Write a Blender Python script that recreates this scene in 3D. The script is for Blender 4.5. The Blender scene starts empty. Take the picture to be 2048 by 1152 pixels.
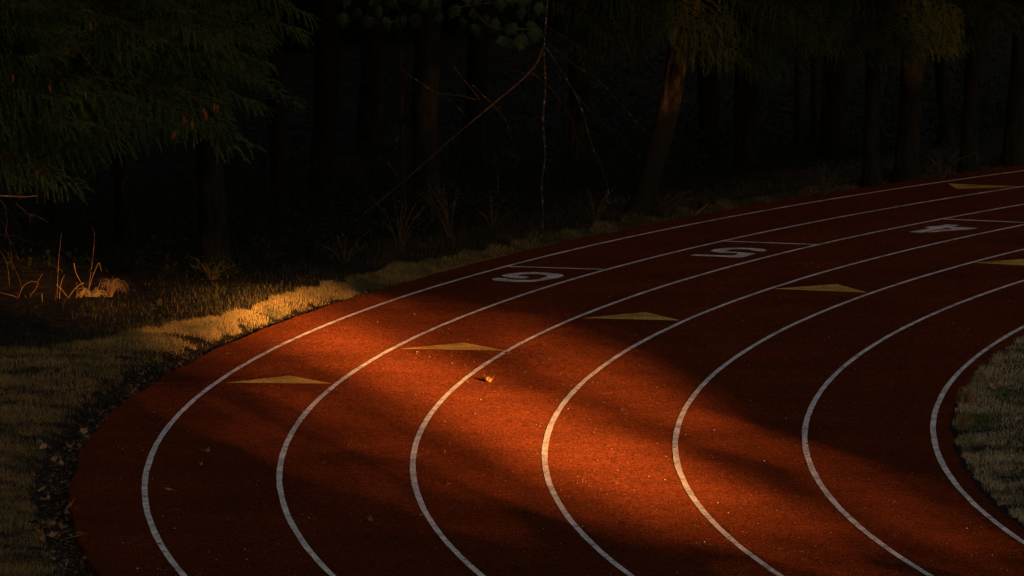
import bpy, math, random
import numpy as np
from mathutils import Vector, Matrix, Euler, noise as mnoise

random.seed(7)
rng = np.random.default_rng(7)
S = bpy.context.scene
COL = S.collection

# ------------------------------------------------------------------ camera
F, PITCH, ROLL, CAMH = 17305.0, 0.0968039, -0.0027948, 8.18236   # focal length in 2048-px units
CX, CY, R_IN, LANE = 46.0016, 69.9067, 42.530, 1.07             # centre of the bend, innermost line, lane width
cam = bpy.data.cameras.new('camera')
cam.sensor_width = 36.0
cam.lens = F / 2048 * 36.0
cam.clip_start = 1.0
cam.clip_end = 3000.0
camo = bpy.data.objects.new('camera', cam)
COL.objects.link(camo)
fwd = Vector((0, math.cos(PITCH), -math.sin(PITCH)))
up0 = Vector((0, math.sin(PITCH), math.cos(PITCH)))
rt0 = Vector((1, 0, 0))
c_, s_ = math.cos(ROLL), math.sin(ROLL)
RT = rt0 * c_ + up0 * s_
UP = up0 * c_ - rt0 * s_
camo.matrix_world = Matrix(((RT.x, UP.x, -fwd.x, 0), (RT.y, UP.y, -fwd.y, 0), (RT.z, UP.z, -fwd.z, CAMH), (0, 0, 0, 1)))
S.camera = camo

# ------------------------------------------------------------------ light
SUN_EL = math.radians(8.0)
AZ = (-0.2425, 0.9701)                 # the way the sunlight travels over the ground
SE, CE = math.sin(SUN_EL), math.cos(SUN_EL)
W = bpy.data.worlds.new('World')
S.world = W
W.use_nodes = True
nt = W.node_tree
bg = nt.nodes['Background']
sky = nt.nodes.new('ShaderNodeTexSky')
sky.sky_type = 'NISHITA'
sky.sun_disc = False
sky.sun_elevation = SUN_EL
sky.sun_rotation = math.atan2(-AZ[0], -AZ[1])
sky.air_density = 1.0
sky.dust_density = 3.0
warm = nt.nodes.new('ShaderNodeMix')
warm.data_type = 'RGBA'; warm.blend_type = 'MULTIPLY'
warm.inputs[0].default_value = 1.0
warm.inputs[7].default_value = (0.90, 0.80, 0.72, 1)    # white balance of the evening
nt.links.new(sky.outputs[0], warm.inputs[6])
nt.links.new(warm.outputs[2], bg.inputs[0])
bg.inputs[1].default_value = 0.0172
sun = bpy.data.lights.new('sun', 'SUN')
sun.energy = 5.0
sun.angle = math.radians(0.5)
sun.color = (1.0, 0.46, 0.13)
suno = bpy.data.objects.new('sun', sun)
COL.objects.link(suno)
suno.location = (30, -120, 60)
suno.rotation_euler = Vector((AZ[0] * CE, AZ[1] * CE, -SE)).to_track_quat('-Z', 'Y').to_euler()
S.view_settings.view_transform = 'Standard'
S.view_settings.look = 'None'
S.view_settings.gamma = 1.0
S.view_settings.use_curve_mapping = False
S.view_settings.exposure = 2.95
S.render.engine = 'CYCLES'
S.cycles.max_bounces = 5
S.cycles.diffuse_bounces = 3

# ------------------------------------------------------------------ helpers
def ray(px, py):
    x = (px - 1024) / F
    y = -(py - 576) / F
    return fwd + RT * x + UP * y
def at(px, py, Y):
    """world point seen at a photo pixel, at forward distance Y"""
    d = ray(px, py)
    t = Y / d.y
    return Vector((d.x * t, Y, CAMH + d.z * t))
def gnd(px, py, z=0.0):
    d = ray(px, py)
    t = (z - CAMH) / d.z
    return Vector((d.x * t, d.y * t, z))
def polar(p):
    return math.hypot(p[0] - CX, p[1] - CY), math.degrees(math.atan2(p[1] - CY, p[0] - CX)) % 360

def tag(o, label=None, cat=None, group=None, kind=None):
    if label: o['label'] = label
    if cat: o['category'] = cat
    if group: o['group'] = group
    if kind: o['kind'] = kind
    return o
def empty(name, loc, label, cat, group=None, rz=0.0):
    o = bpy.data.objects.new(name, None)
    o.empty_display_size = 0.1
    COL.objects.link(o)
    o.location = loc
    o.rotation_euler = (0, 0, rz)
    return tag(o, label, cat, group)
def mesh_np(name, V, Fc, mat=None, smooth=False, mats=None, midx=None):
    """V (n,3), Fc list of arrays with equal row length each, or one array"""
    me = bpy.data.meshes.new(name)
    if not isinstance(Fc, list): Fc = [Fc]
    V = np.asarray(V, np.float32)
    me.vertices.add(len(V))
    me.vertices.foreach_set('co', V.ravel())
    loops = np.concatenate([np.asarray(f, np.int32).ravel() for f in Fc])
    tot = np.concatenate([np.full(len(f), np.asarray(f).shape[1], np.int32) for f in Fc])
    start = np.concatenate([[0], np.cumsum(tot)[:-1]]).astype(np.int32)
    me.loops.add(len(loops))
    me.loops.foreach_set('vertex_index', loops)
    me.polygons.add(len(tot))
    me.polygons.foreach_set('loop_start', start)
    me.polygons.foreach_set('loop_total', tot)
    if mats:
        for m in mats: me.materials.append(m)
        if midx is not None: me.polygons.foreach_set('material_index', np.asarray(midx, np.int32))
    elif mat: me.materials.append(mat)
    me.polygons.foreach_set('use_smooth', np.full(len(tot), smooth))
    me.update(calc_edges=True)
    me.validate()
    return me
def link(name, me, parent=None, loc=(0, 0, 0), rot=(0, 0, 0), scale=(1, 1, 1)):
    o = bpy.data.objects.new(name, me)
    COL.objects.link(o)
    o.location = loc; o.rotation_euler = rot; o.scale = scale
    if parent: o.parent = parent
    return o
def tube(pts, rad, seg=6, wob=0.0):
    """tapered tube along points -> V, quads"""
    pts = [Vector(p) for p in pts]
    n = len(pts)
    if not hasattr(rad, '__len__'): rad = [rad] * n
    V = []; Q = []
    ref = Vector((0.31, -0.9, 0.23)).normalized()
    for i, p in enumerate(pts):
        t = (pts[min(i + 1, n - 1)] - pts[max(i - 1, 0)]).normalized()
        a = t.cross(ref)
        if a.length < 1e-3: a = t.cross(Vector((1, 0, 0)))
        a.normalize(); b = t.cross(a)
        for k in range(seg):
            an = 2 * math.pi * k / seg
            r = rad[i] * (1 + wob * mnoise.noise(Vector((p.x * 3 + 5 * math.cos(an), p.y * 3 + 5 * math.sin(an), p.z * 4))))
            V.append(p + a * (r * math.cos(an)) + b * (r * math.sin(an)))
    for i in range(n - 1):
        for k in range(seg):
            k2 = (k + 1) % seg
            Q.append((i * seg + k, i * seg + k2, (i + 1) * seg + k2, (i + 1) * seg + k))
    # end caps as fans of quads are skipped: ends taper to almost nothing
    return np.array([tuple(v) for v in V]), np.array(Q)
class MB:
    def __init__(s): s.V = []; s.Q = []; s.T = []; s.n = 0
    def add(s, V, Q=None, T=None):
        if Q is not None and len(Q): s.Q.append(np.asarray(Q) + s.n)
        if T is not None and len(T): s.T.append(np.asarray(T) + s.n)
        s.V.append(np.asarray(V)); s.n += len(V)
    def mesh(s, name, mat, smooth=False):
        f = []
        if s.Q: f.append(np.concatenate(s.Q))
        if s.T: f.append(np.concatenate(s.T))
        return mesh_np(name, np.concatenate(s.V), f, mat, smooth)
def smooth_line(pts, n=6):
    """Catmull-Rom through the points"""
    P = [Vector(p) for p in pts]
    if len(P) < 3: return [P[0].lerp(P[-1], i / n) for i in range(n + 1)]
    P = [P[0] * 2 - P[1]] + P + [P[-1] * 2 - P[-2]]
    out = []
    for i in range(1, len(P) - 2):
        for k in range(n):
            t = k / n
            a, b, c, d = P[i - 1], P[i], P[i + 1], P[i + 2]
            out.append(0.5 * ((2 * b) + (c - a) * t + (2 * a - 5 * b + 4 * c - d) * t * t + (3 * b - a - 3 * c + d) * t ** 3))
    out.append(P[-2])
    return out

# ------------------------------------------------------------------ materials
def mat_new(name):
    m = bpy.data.materials.new(name); m.use_nodes = True
    b = m.node_tree.nodes['Principled BSDF']
    b.inputs['Specular IOR Level'].default_value = 0.03
    b.inputs['Roughness'].default_value = 0.9
    if 'Diffuse Roughness' in b.inputs: b.inputs['Diffuse Roughness'].default_value = 0.2
    return m, m.node_tree, b
def nd(t, typ, **k):
    n = t.nodes.new(typ)
    for a, v in k.items(): setattr(n, a, v)
    return n
def noise_n(t, co, scale, detail=3, rough=0.6):
    n = nd(t, 'ShaderNodeTexNoise')
    n.inputs['Scale'].default_value = scale
    n.inputs['Detail'].default_value = detail
    n.inputs['Roughness'].default_value = rough
    t.links.new(co, n.inputs['Vector'])
    return n
def ramp(t, src, stops):
    r = nd(t, 'ShaderNodeValToRGB')
    while len(r.color_ramp.elements) < len(stops): r.color_ramp.elements.new(0.5)
    for e, (p, c) in zip(r.color_ramp.elements, stops):
        e.position = p
        e.color = (*c, 1) if len(c) == 3 else c
    t.links.new(src, r.inputs[0])
    return r
def mixc(t, fac, a, b, mode='MIX'):
    m = nd(t, 'ShaderNodeMix'); m.data_type = 'RGBA'; m.blend_type = mode
    for s, i in ((fac, 0), (a, 6), (b, 7)):
        if hasattr(s, 'is_linked'): t.links.new(s, m.inputs[i])
        elif i == 0: m.inputs[0].default_value = s
        else: m.inputs[i].default_value = (*s, 1)
    return m.outputs[2]
def bump(t, b, h, strength, dist):
    n = nd(t, 'ShaderNodeBump')
    n.inputs['Strength'].default_value = strength
    n.inputs['Distance'].default_value = dist
    t.links.new(h, n.inputs['Height'])
    t.links.new(n.outputs[0], b.inputs['Normal'])
def simple_mat(name, stops, scale, bscale=None, bstr=0.4, bdist=0.01, rough=0.9, world=False, stretch=None):
    m, t, b = mat_new(name)
    if world: co = nd(t, 'ShaderNodeNewGeometry').outputs['Position']
    else: co = nd(t, 'ShaderNodeTexCoord').outputs['Object']
    if stretch:
        mp = nd(t, 'ShaderNodeMapping'); mp.inputs['Scale'].default_value = stretch
        t.links.new(co, mp.inputs[0]); co = mp.outputs[0]
    n = noise_n(t, co, scale, 4)
    r = ramp(t, n.outputs[0], stops)
    t.links.new(r.outputs[0], b.inputs['Base Color'])
    b.inputs['Roughness'].default_value = rough
    if bscale:
        bump(t, b, noise_n(t, co, bscale, 3).outputs[0], bstr, bdist)
    return m

def make_track_mat():
    m, t, b = mat_new('red_rubber_granules')
    co = nd(t, 'ShaderNodeNewGeometry').outputs['Position']
    big = noise_n(t, co, 0.8, 6, 0.7)
    mid = noise_n(t, co, 14.0, 5, 0.8)
    fine = noise_n(t, co, 55.0, 2, 0.8)
    grain = noise_n(t, co, 160.0, 1)
    base = ramp(t, big.outputs[0], [(0.3, (0.050, 0.0118, 0.0042)), (0.7, (0.092, 0.0198, 0.0064))])
    c1 = ramp(t, mid.outputs[0], [(0.32, (0.42, 0.42, 0.42)), (0.5, (1.0, 1.0, 1.0)), (0.70, (1.55, 1.55, 1.5))])
    c2 = ramp(t, fine.outputs[0], [(0.30, (0.22, 0.22, 0.24)), (0.50, (1.0, 1.0, 1.0)), (0.66, (2.1, 2.15, 2.2))])
    c = mixc(t, 1.0, base.outputs[0], c1.outputs[0], 'MULTIPLY')
    c = mixc(t, 1.0, c, c2.outputs[0], 'MULTIPLY')
    t.links.new(c, b.inputs['Base Color'])
    add = nd(t, 'ShaderNodeMath', operation='MULTIPLY_ADD')
    t.links.new(grain.outputs[0], add.inputs[0]); add.inputs[1].default_value = 0.45
    t.links.new(fine.outputs[0], add.inputs[2])
    sub = nd(t, 'ShaderNodeVectorMath', operation='MULTIPLY_ADD')
    t.links.new(grain.outputs['Color'], sub.inputs[0])
    sub.inputs[1].default_value = (3.0, 3.0, 0.0); sub.inputs[2].default_value = (-1.5, -1.5, 0.0)
    an = nd(t, 'ShaderNodeVectorMath', operation='ADD')
    t.links.new(sub.outputs[0], an.inputs[0])
    t.links.new(nd(t, 'ShaderNodeNewGeometry').outputs['Normal'], an.inputs[1])
    nn = nd(t, 'ShaderNodeVectorMath', operation='NORMALIZE')
    t.links.new(an.outputs[0], nn.inputs[0])
    t.links.new(nn.outputs[0], b.inputs['Normal'])
    b.inputs['Specular IOR Level'].default_value = 0.0
    if 'Diffuse Roughness' in b.inputs: b.inputs['Diffuse Roughness'].default_value = 1.0
    return m
def make_paint(name, col, wear=0.45, bd=0.006):
    m, t, b = mat_new(name)
    co = nd(t, 'ShaderNodeNewGeometry').outputs['Position']
    n1 = noise_n(t, co, 34.0, 4, 0.9)
    n2 = noise_n(t, co, 3.0, 4, 0.7)
    mix = nd(t, 'ShaderNodeMath', operation='MULTIPLY_ADD')
    t.links.new(n2.outputs[0], mix.inputs[0]); mix.inputs[1].default_value = 0.5
    t.links.new(n1.outputs[0], mix.inputs[2])
    f = ramp(t, mix.outputs[0], [(0.66, (1, 1, 1)), (0.80, (0, 0, 0))])
    c = mixc(t, f.outputs[0], tuple(col), tuple(x * (1 - wear) for x in col))
    t.links.new(c, b.inputs['Base Color'])
    if 'Diffuse Roughness' in b.inputs: b.inputs['Diffuse Roughness'].default_value = 0.0
    b.inputs['Specular IOR Level'].default_value = 0.0
    return m
M = {}
M['track'] = make_track_mat()
M['white'] = make_paint('worn_white_paint', (0.86, 0.70, 0.63), 0.72, 0.002)
M['yellow'] = make_paint('worn_yellow_paint', (0.78, 0.39, 0.085), 0.7, 0.005)
M['soil'] = simple_mat('forest_soil', [(0.3, (0.010, 0.007, 0.004)), (0.55, (0.022, 0.016, 0.010)), (0.75, (0.055, 0.040, 0.026))], 6.0, 40.0, 0.8, 0.02, world=True)
M['bark'] = simple_mat('rough_bark', [(0.3, (0.008, 0.007, 0.005)), (0.6, (0.022, 0.019, 0.012)), (0.8, (0.050, 0.044, 0.030))], 7.0, 16.0, 1.0, 0.03, stretch=(2.2, 2.2, 0.6))
M['redbark'] = simple_mat('reddish_bark', [(0.3, (0.014, 0.007, 0.005)), (0.6, (0.036, 0.016, 0.010)), (0.8, (0.06, 0.028, 0.018))], 7.0, 14.0, 1.0, 0.03, stretch=(2.2, 2.2, 0.6))
M['sunpatchbark'] = simple_mat('flaking_bark_sun_patches', [(0.42, (0.016, 0.012, 0.008)), (0.55, (0.10, 0.055, 0.028)), (0.68, (0.30, 0.16, 0.08))], 5.0, 16.0, 1.0, 0.03, stretch=(2.2, 2.2, 0.6))  # orange in the flakes stands in for sun patches on the leaning trunk
_t = M['sunpatchbark'].node_tree; _b = _t.nodes['Principled BSDF']
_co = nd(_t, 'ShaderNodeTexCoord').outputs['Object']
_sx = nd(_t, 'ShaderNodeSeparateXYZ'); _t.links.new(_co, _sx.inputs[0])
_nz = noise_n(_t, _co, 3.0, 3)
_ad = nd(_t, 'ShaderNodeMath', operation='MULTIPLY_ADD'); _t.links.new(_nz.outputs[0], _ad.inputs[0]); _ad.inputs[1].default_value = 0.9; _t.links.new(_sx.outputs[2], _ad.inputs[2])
_mr = nd(_t, 'ShaderNodeMapRange'); _t.links.new(_ad.outputs[0], _mr.inputs[0]); _mr.inputs[1].default_value = 1.45; _mr.inputs[2].default_value = 1.7  # flakes kept high up, where the sunlit part is painted
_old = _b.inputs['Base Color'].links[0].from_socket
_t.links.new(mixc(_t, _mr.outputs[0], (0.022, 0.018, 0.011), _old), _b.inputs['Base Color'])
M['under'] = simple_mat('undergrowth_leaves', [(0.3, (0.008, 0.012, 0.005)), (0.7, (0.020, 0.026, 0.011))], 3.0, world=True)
M['litter'] = simple_mat('leaf_crumbs', [(0.35, (0.025, 0.016, 0.010)), (0.52, (0.09, 0.055, 0.032)), (0.68, (0.28, 0.17, 0.10))], 14.0, world=True)
M['boughwood'] = simple_mat('bough_wood', [(0.3, (0.025, 0.016, 0.010)), (0.7, (0.07, 0.042, 0.026))], 20.0)
M['lichen'] = simple_mat('lichened_dead_wood', [(0.42, (0.03, 0.02, 0.013)), (0.56, (0.06, 0.045, 0.03)), (0.66, (0.26, 0.23, 0.19))], 24.0, 60.0, 0.6, 0.004)
M['twig'] = simple_mat('brown_twig', [(0.3, (0.05, 0.028, 0.016)), (0.7, (0.13, 0.075, 0.042))], 20.0)
M['needle'] = simple_mat('spruce_needles', [(0.3, (0.036, 0.058, 0.020)), (0.55, (0.080, 0.115, 0.034)), (0.75, (0.15, 0.18, 0.050))], 3.0, world=True, rough=0.7)
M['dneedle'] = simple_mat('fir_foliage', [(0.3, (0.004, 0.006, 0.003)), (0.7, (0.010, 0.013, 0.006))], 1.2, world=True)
M['cone'] = simple_mat('spruce_cone_scales', [(0.3, (0.16, 0.040, 0.018)), (0.7, (0.30, 0.085, 0.035))], 60.0)
M['maple'] = simple_mat('maple_leaf_green', [(0.3, (0.022, 0.034, 0.016)), (0.7, (0.048, 0.064, 0.030))], 6.0, rough=0.55)
M['dead_leaf'] = simple_mat('dry_brown_leaf', [(0.3, (0.20, 0.095, 0.045)), (0.55, (0.42, 0.22, 0.11)), (0.75, (0.58, 0.36, 0.20))], 30.0, 60.0, 0.5, 0.004)
M['gold_leaf'] = simple_mat('golden_dry_leaf', [(0.3, (0.15, 0.068, 0.02)), (0.7, (0.30, 0.155, 0.05))], 25.0, 50.0, 0.5, 0.004)
M['grit'] = simple_mat('pale_grit', [(0.35, (0.06, 0.045, 0.03)), (0.5, (0.25, 0.20, 0.16)), (0.65, (0.60, 0.54, 0.46))], 0.9, world=True)
M['darkgrit'] = simple_mat('dark_debris', [(0.3, (0.02, 0.014, 0.01)), (0.7, (0.10, 0.06, 0.035))], 2.0, world=True)
M['green'] = simple_mat('fresh_green_sprig', [(0.3, (0.10, 0.16, 0.05)), (0.7, (0.18, 0.24, 0.08))], 20.0)
M['straw'] = simple_mat('dry_straw_stem', [(0.3, (0.17, 0.09, 0.04)), (0.7, (0.31, 0.185, 0.09))], 15.0)
M['cane'] = simple_mat('red_brown_cane', [(0.3, (0.16, 0.055, 0.032)), (0.7, (0.30, 0.12, 0.065))], 15.0)
def make_grass_mat(name, straw, green, bias):
    m, t, b = mat_new(name)
    co = nd(t, 'ShaderNodeNewGeometry').outputs['Position']
    n1 = noise_n(t, co, 1.7, 4, 0.65)
    n2 = noise_n(t, co, 45.0, 1)
    f = ramp(t, n1.outputs[0], [(bias - 0.07, (0, 0, 0)), (bias + 0.09, (1, 1, 1))])
    v = ramp(t, n2.outputs[0], [(0.3, (0.55, 0.5, 0.45)), (0.7, (1.3, 1.3, 1.3))])
    c = mixc(t, f.outputs[0], straw, green)
    c = mixc(t, 1.0, c, v.outputs[0], 'MULTIPLY')
    t.links.new(c, b.inputs['Base Color'])
    return m
M['verge'] = make_grass_mat('dry_verge_grass', (0.32, 0.220, 0.082), (0.115, 0.100, 0.042), 0.53)
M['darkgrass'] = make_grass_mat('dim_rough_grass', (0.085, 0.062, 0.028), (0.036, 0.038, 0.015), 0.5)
M['farverge'] = make_grass_mat('greener_verge_grass', (0.20, 0.145, 0.080), (0.075, 0.076, 0.033), 0.48)
M['infield'] = make_grass_mat('patchy_infield_grass', (0.50, 0.39, 0.24), (0.12, 0.15, 0.05), 0.50)

# ------------------------------------------------------------------ the ground sheet
def fbm(x, y, s): return mnoise.fractal(Vector((x * s, y * s, 3.7)), 0.8, 2.1, 4)
TH_TAB = []       # outer limit of the verge grass, by angle round the bend
for px, py in ((0, 690), (150, 682), (300, 650), (437, 628), (560, 600), (640, 578), (800, 537), (1000, 497), (1200, 454), (1400, 424), (1600, 398), (1800, 366), (2040, 328)):
    r, th = polar(gnd(px, py, 0.10))
    TH_TAB.append((th, r))
TH_TAB.sort()
TA = np.array([a for a, _ in TH_TAB]); TR = np.maximum(np.array([b for _, b in TH_TAB]), np.interp(np.array([a for a, _ in TH_TAB]), [150, 160, 168], [49.80, 49.86, 50.05]))
def grass_outer(th): return np.interp(th, TA, TR)
def ground_z(r, th):
    """height profile across the outer edge of the bend"""
    z = np.interp(r, [0, 42.30, 42.36, 49.40, 49.46, 49.66, 49.88, 50.3, 51.6, 54, 60, 700],
                  [0.015, 0.01, -0.03, -0.03, -0.08, -0.075, 0.02, 0.055, 0.03, 0.05, 0.10, 0.10])
    return z
rs = np.concatenate([[0.5, 20, 38], np.linspace(41.5, 42.5, 12), [44, 46, 48], np.linspace(49.2, 51.6, 40), np.linspace(51.8, 60, 40),
                     np.geomspace(61, 85, 24), np.geomspace(95, 900, 14)])
ths = np.concatenate([np.linspace(0, 125, 40)[:-1], np.linspace(125, 205, 340), np.linspace(205, 360, 50)[1:-1]])
V = []
for r in rs:
    for th in ths:
        x = CX + r * math.cos(math.radians(th)); y = CY + r * math.sin(math.radians(th))
        z = float(ground_z(r, th))
        if r > 49.5 and r < 120: z += 0.025 * fbm(x, y, 1.5) * min(1, (r - 49.5) / 0.6) + (0.10 * fbm(x, y, 0.25) if r > 52 else 0)
        V.append((x, y, z))
nT = len(ths)
Q = []
for i in range(len(rs) - 1):
    for k in range(nT):
        k2 = (k + 1) % nT
        Q.append((i * nT + k, i * nT + k2, (i + 1) * nT + k2, (i + 1) * nT + k))
V.append((CX, CY, 0.015)); ic = len(V) - 1
T = [(ic, k, (k + 1) % nT) for k in range(nT)]
g = link('ground', mesh_np('ground', V, [np.array(Q), np.array(T)], M['soil'], True))
tag(g, 'dark bare soil and forest floor around the running track', None, None, 'structure')

# ------------------------------------------------------------------ the track and its markings
STRAIGHT = 84.0
def path_pts(r, n_arc=260):
    """a lane edge at radius r: far straight, bend, near straight"""
    p = [(CX + STRAIGHT, CY + r)]
    for th in np.linspace(90, 270, n_arc): p.append((CX + r * math.cos(math.radians(th)), CY + r * math.sin(math.radians(th))))
    p.append((CX + STRAIGHT, CY - r))
    return p
def band(r0, r1, z, name, mat, parent=None, jitter=0.0, n=720, skirt=0.0):
    a = path_pts(r0, n); b = path_pts(r1, n)
    V = []
    for (x0, y0), (x1, y1) in zip(a, b):
        if skirt and x1 < CX:     # the laid rubber runs a little wider round the near half of the bend
            r_, th_ = polar((x1, y1)); d_ = float(np.interp(th_, [150, 162, 176, 200, 230], [-0.03, -0.03, 0.12, 0.14, 0.0]))
            x1 += d_ * (x1 - CX) / r_; y1 += d_ * (y1 - CY) / r_
        if jitter:
            k0 = jitter * mnoise.noise(Vector((x0 * 1.3, y0 * 1.3, 1.0))); k0 += 0.5 * jitter * mnoise.noise(Vector((x0 * 9, y0 * 9, 2.0))); k1 = jitter * (mnoise.noise(Vector((x1 * 1.3, y1 * 1.3, 5.0))) + 0.5 * mnoise.noise(Vector((x1 * 5, y1 * 5, 9.0))))
            r_, _ = polar((x0, y0)); x0 += k0 * (x0 - CX) / r_; y0 += k0 * (y0 - CY) / r_
            r_, _ = polar((x1, y1)); x1 += k1 * (x1 - CX) / r_; y1 += k1 * (y1 - CY) / r_
        V += [(x0, y0, z), (x1, y1, z)]
        if skirt: V += [(x0, y0, z - skirt), (x1, y1, z - skirt)]
    st = 4 if skirt else 2
    Q = []
    for i in range(len(a) - 1):
        j = i * st; k = j + st
        Q.append((j, k, k + 1, j + 1))
        if skirt: Q += [(j + 1, k + 1, k + 3, j + 3), (j, j + 2, k + 2, k)]
    return link(name, mesh_np(name, V, np.array(Q), mat), parent)
track = band(42.38, 49.41, 0.0, 'running_track', M['track'], None, 0.035, 1400, 0.09)
tag(track, 'red rubber running track curving round the bend', None, None, 'structure')
RL = [R_IN + i * LANE for i in range(7)]     # line radii, inner to outer
for i, r in enumerate(RL):
    band(r - 0.0235, r + 0.0235, 0.004, 'lane_line', M['white'], track, 0.005, 2600)
def poly(name, pix, mat, z=0.004):
    V = [tuple(gnd(x, y, z)) for x, y in pix]
    me = bpy.data.meshes.new(name)
    me.from_pydata(V, [], [tuple(range(len(V)))])
    me.update()
    if me.polygons[0].normal.z < 0: me.flip_normals()
    me.materials.append(mat)
    return link(name, me, track)
def crop(pts, x0, y0, s): return [(x0 + x * s, y0 + y * s) for x, y in pts]
six = crop([(185, 465), (230, 485), (380, 500), (620, 512), (850, 508), (1050, 480), (1240, 445), (1310, 425), (1345, 405), (1310, 390), (1250, 380), (1050, 362), (850, 352), (650, 358),
            (470, 378), (380, 395), (338, 408), (380, 425), (520, 447), (700, 455), (785, 435), (750, 424), (650, 414), (590, 405), (650, 392), (800, 382), (950, 385),
            (1090, 405), (1020, 440), (920, 470), (800, 480), (620, 478), (450, 468), (425, 454), (300, 445), (230, 450)], 960, 500, .125)
five = crop([(235, 565), (320, 545), (450, 552), (700, 562), (900, 568), (975, 557), (1010, 535), (960, 527), (850, 525), (720, 520), (600, 503), (565, 490), (640, 465), (800, 448),
             (1050, 442), (1250, 450), (1420, 465), (1472, 485), (1430, 502), (1320, 500), (1230, 485), (1180, 470), (1050, 465), (900, 470), (810, 490), (870, 505), (1000, 512),
             (1120, 520), (1300, 535), (1200, 565), (1100, 592), (1000, 602), (800, 590), (550, 578), (350, 572)], 1350, 440, .125)
four_a = crop([(310, 512), (450, 485), (600, 460), (625, 447), (545, 440), (640, 418), (740, 418), (800, 408), (900, 388), (1110, 400), (1010, 425), (850, 455), (720, 480), (610, 502), (520, 522), (430, 518)], 1780, 400, .125)
four_b = crop([(560, 521), (700, 492), (850, 472), (1020, 460), (925, 447), (980, 430), (1150, 432), (1410, 448), (1300, 468), (1100, 482), (900, 494), (700, 513)], 1780, 400, .125)
tag(poly('lane_number', six, M['white']), 'white painted 6 in the outermost lane')
tag(poly('lane_number', five, M['white']), 'white painted 5 in the second lane from outside')
n4 = tag(poly('lane_number', four_a, M['white']), 'white painted 4 in the third lane from outside')
nb = poly('digit_stem', four_b, M['white']); nb.parent = n4
tris = [([(450, 765.5), (579, 751), (664, 767)], 'yellow arrowhead mark nearest the verge, in the outermost lane'),
        ([(801, 697.5), (928, 685), (1010, 701)], 'sunlit yellow arrowhead mark in the second lane from outside'),
        ([(1164, 636), (1291.5, 624), (1362, 641)], 'yellow arrowhead mark just beyond the sunlit band'),
        ([(1546, 577.5), (1674, 568), (1735, 585)], 'yellow arrowhead mark in the fourth lane from outside'),
        ([(1946, 525.5), (2072, 516), (2130, 535)], 'yellow arrowhead mark cut off by the right edge of view'),
        ([(1896, 367), (1913, 377.5), (2040, 373)], 'yellow arrowhead mark far away, its blunt end to the left')]
for p, lab in tris: tag(poly('lane_arrow', p, M['yellow']), lab)
def radial(lane_out, px, py):
    _, th = polar(gnd(px, py))
    r1, r0 = RL[lane_out] - 0.03, RL[lane_out - 1] + 0.03
    a = math.radians(th); ux, uy = math.cos(a), math.sin(a); tx, ty = -uy, ux
    V = [(CX + r * ux + s * 0.036 * tx, CY + r * uy + s * 0.036 * ty, 0.004) for r, s in ((r0, -1), (r1, -1), (r1, 1), (r0, 1))]
    return link('stagger_line', mesh_np('stagger_line', V, np.array([(3, 2, 1, 0)]), M['white']), track)
radial(6, 1100, 536); radial(5, 1535, 486); radial(4, 1965, 442)

# ------------------------------------------------------------------ grass
def blades(r, th, h, w, lean, seed, zf):
    n = len(r)
    g_ = np.random.default_rng(seed)
    x = CX + r * np.cos(np.radians(th)); y = CY + r * np.sin(np.radians(th)); z = zf(r, th) - 0.004
    a = g_.uniform(0, 2 * np.pi, n)
    fx, fy = np.cos(a), np.sin(a)
    la = g_.uniform(0, 2 * np.pi, n); ll = h * lean * g_.uniform(0.2, 1.0, n)
    hx, hy = np.cos(la) * ll, np.sin(la) * ll
    P = np.stack([x, y, z], 1)
    side = np.stack([fx * w, fy * w, np.zeros(n)], 1)
    mid = P + np.stack([hx * 0.35, hy * 0.35, h * 0.6], 1)
    tip = P + np.stack([hx, hy, h * np.sqrt(np.maximum(0.15, 1 - lean * lean * 0.6))], 1)
    V = np.stack([P - side, P + side, mid + side * 0.7, mid - side * 0.7, tip], 1).reshape(-1, 3)
    b = np.arange(n) * 5
    Q = np.stack([b, b + 1, b + 2, b + 3], 1); T = np.stack([b + 3, b + 2, b + 4], 1)
    return V, Q, T
def noise_arr(x, y, s, off=0.0): return np.array([mnoise.noise(Vector((a * s, b * s, off))) for a, b in zip(x, y)])
n = 260000
th = np.concatenate([rng.uniform(126, 150, int(n * .25)), rng.uniform(150, 200, n - int(n * .25))])
ro = grass_outer(th); ri = np.interp(th, [140, 158, 166, 172, 178, 184, 190], [49.42, 49.44, 49.66, 49.78, 49.80, 49.80, 49.80])
u = rng.uniform(0, 1, n)
r = ri + (ro + 0.10 - ri) * u
xx = CX + r * np.cos(np.radians(th)); yy = CY + r * np.sin(np.radians(th))
nz = noise_arr(xx, yy, 2.2); nz2 = noise_arr(xx, yy, 6.0, 4.0)
edge = (r - ri) + np.interp(th, [165, 176], [0.14, 0.30]) * nz2
keep = (edge > 0.02 + 0.06 * rng.uniform(0, 1, n)) & ((nz + 0.9 * rng.uniform(0, 1, n) > 0.12) | (th < 164)) & ((ro - r) + 0.15 * nz > 0.0)
r, th, nz, nz2 = r[keep], th[keep], nz[keep], nz2[keep]
h = np.clip(np.interp(th, [150, 158, 166, 176], [0.028, 0.032, 0.052, 0.045]) + np.interp(th, [156, 166], [0.008, 0.03]) * nz + 0.015 * nz2 + rng.uniform(-0.02, 0.035, len(r)), 0.02, 0.13)
far = th + rng.normal(0, 1.5, len(th)) < 158.0
wd = rng.uniform(0.0009, 0.0020, len(r))
Vg, Qg, Tg = blades(r[far], th[far], h[far], wd[far], 0.95, 13, ground_z)
tag(link('grass', mesh_np('grass', Vg, [Qg, Tg], M['farverge'])), 'thin low greenish grass along the far outer edge of the track', 'grass', None, 'stuff')
Vg, Qg, Tg = blades(r[~far], th[~far], h[~far], wd[~far], 0.95, 3, ground_z)
gr = link('grass', mesh_np('grass', Vg, [Qg, Tg], M['verge']))
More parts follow.
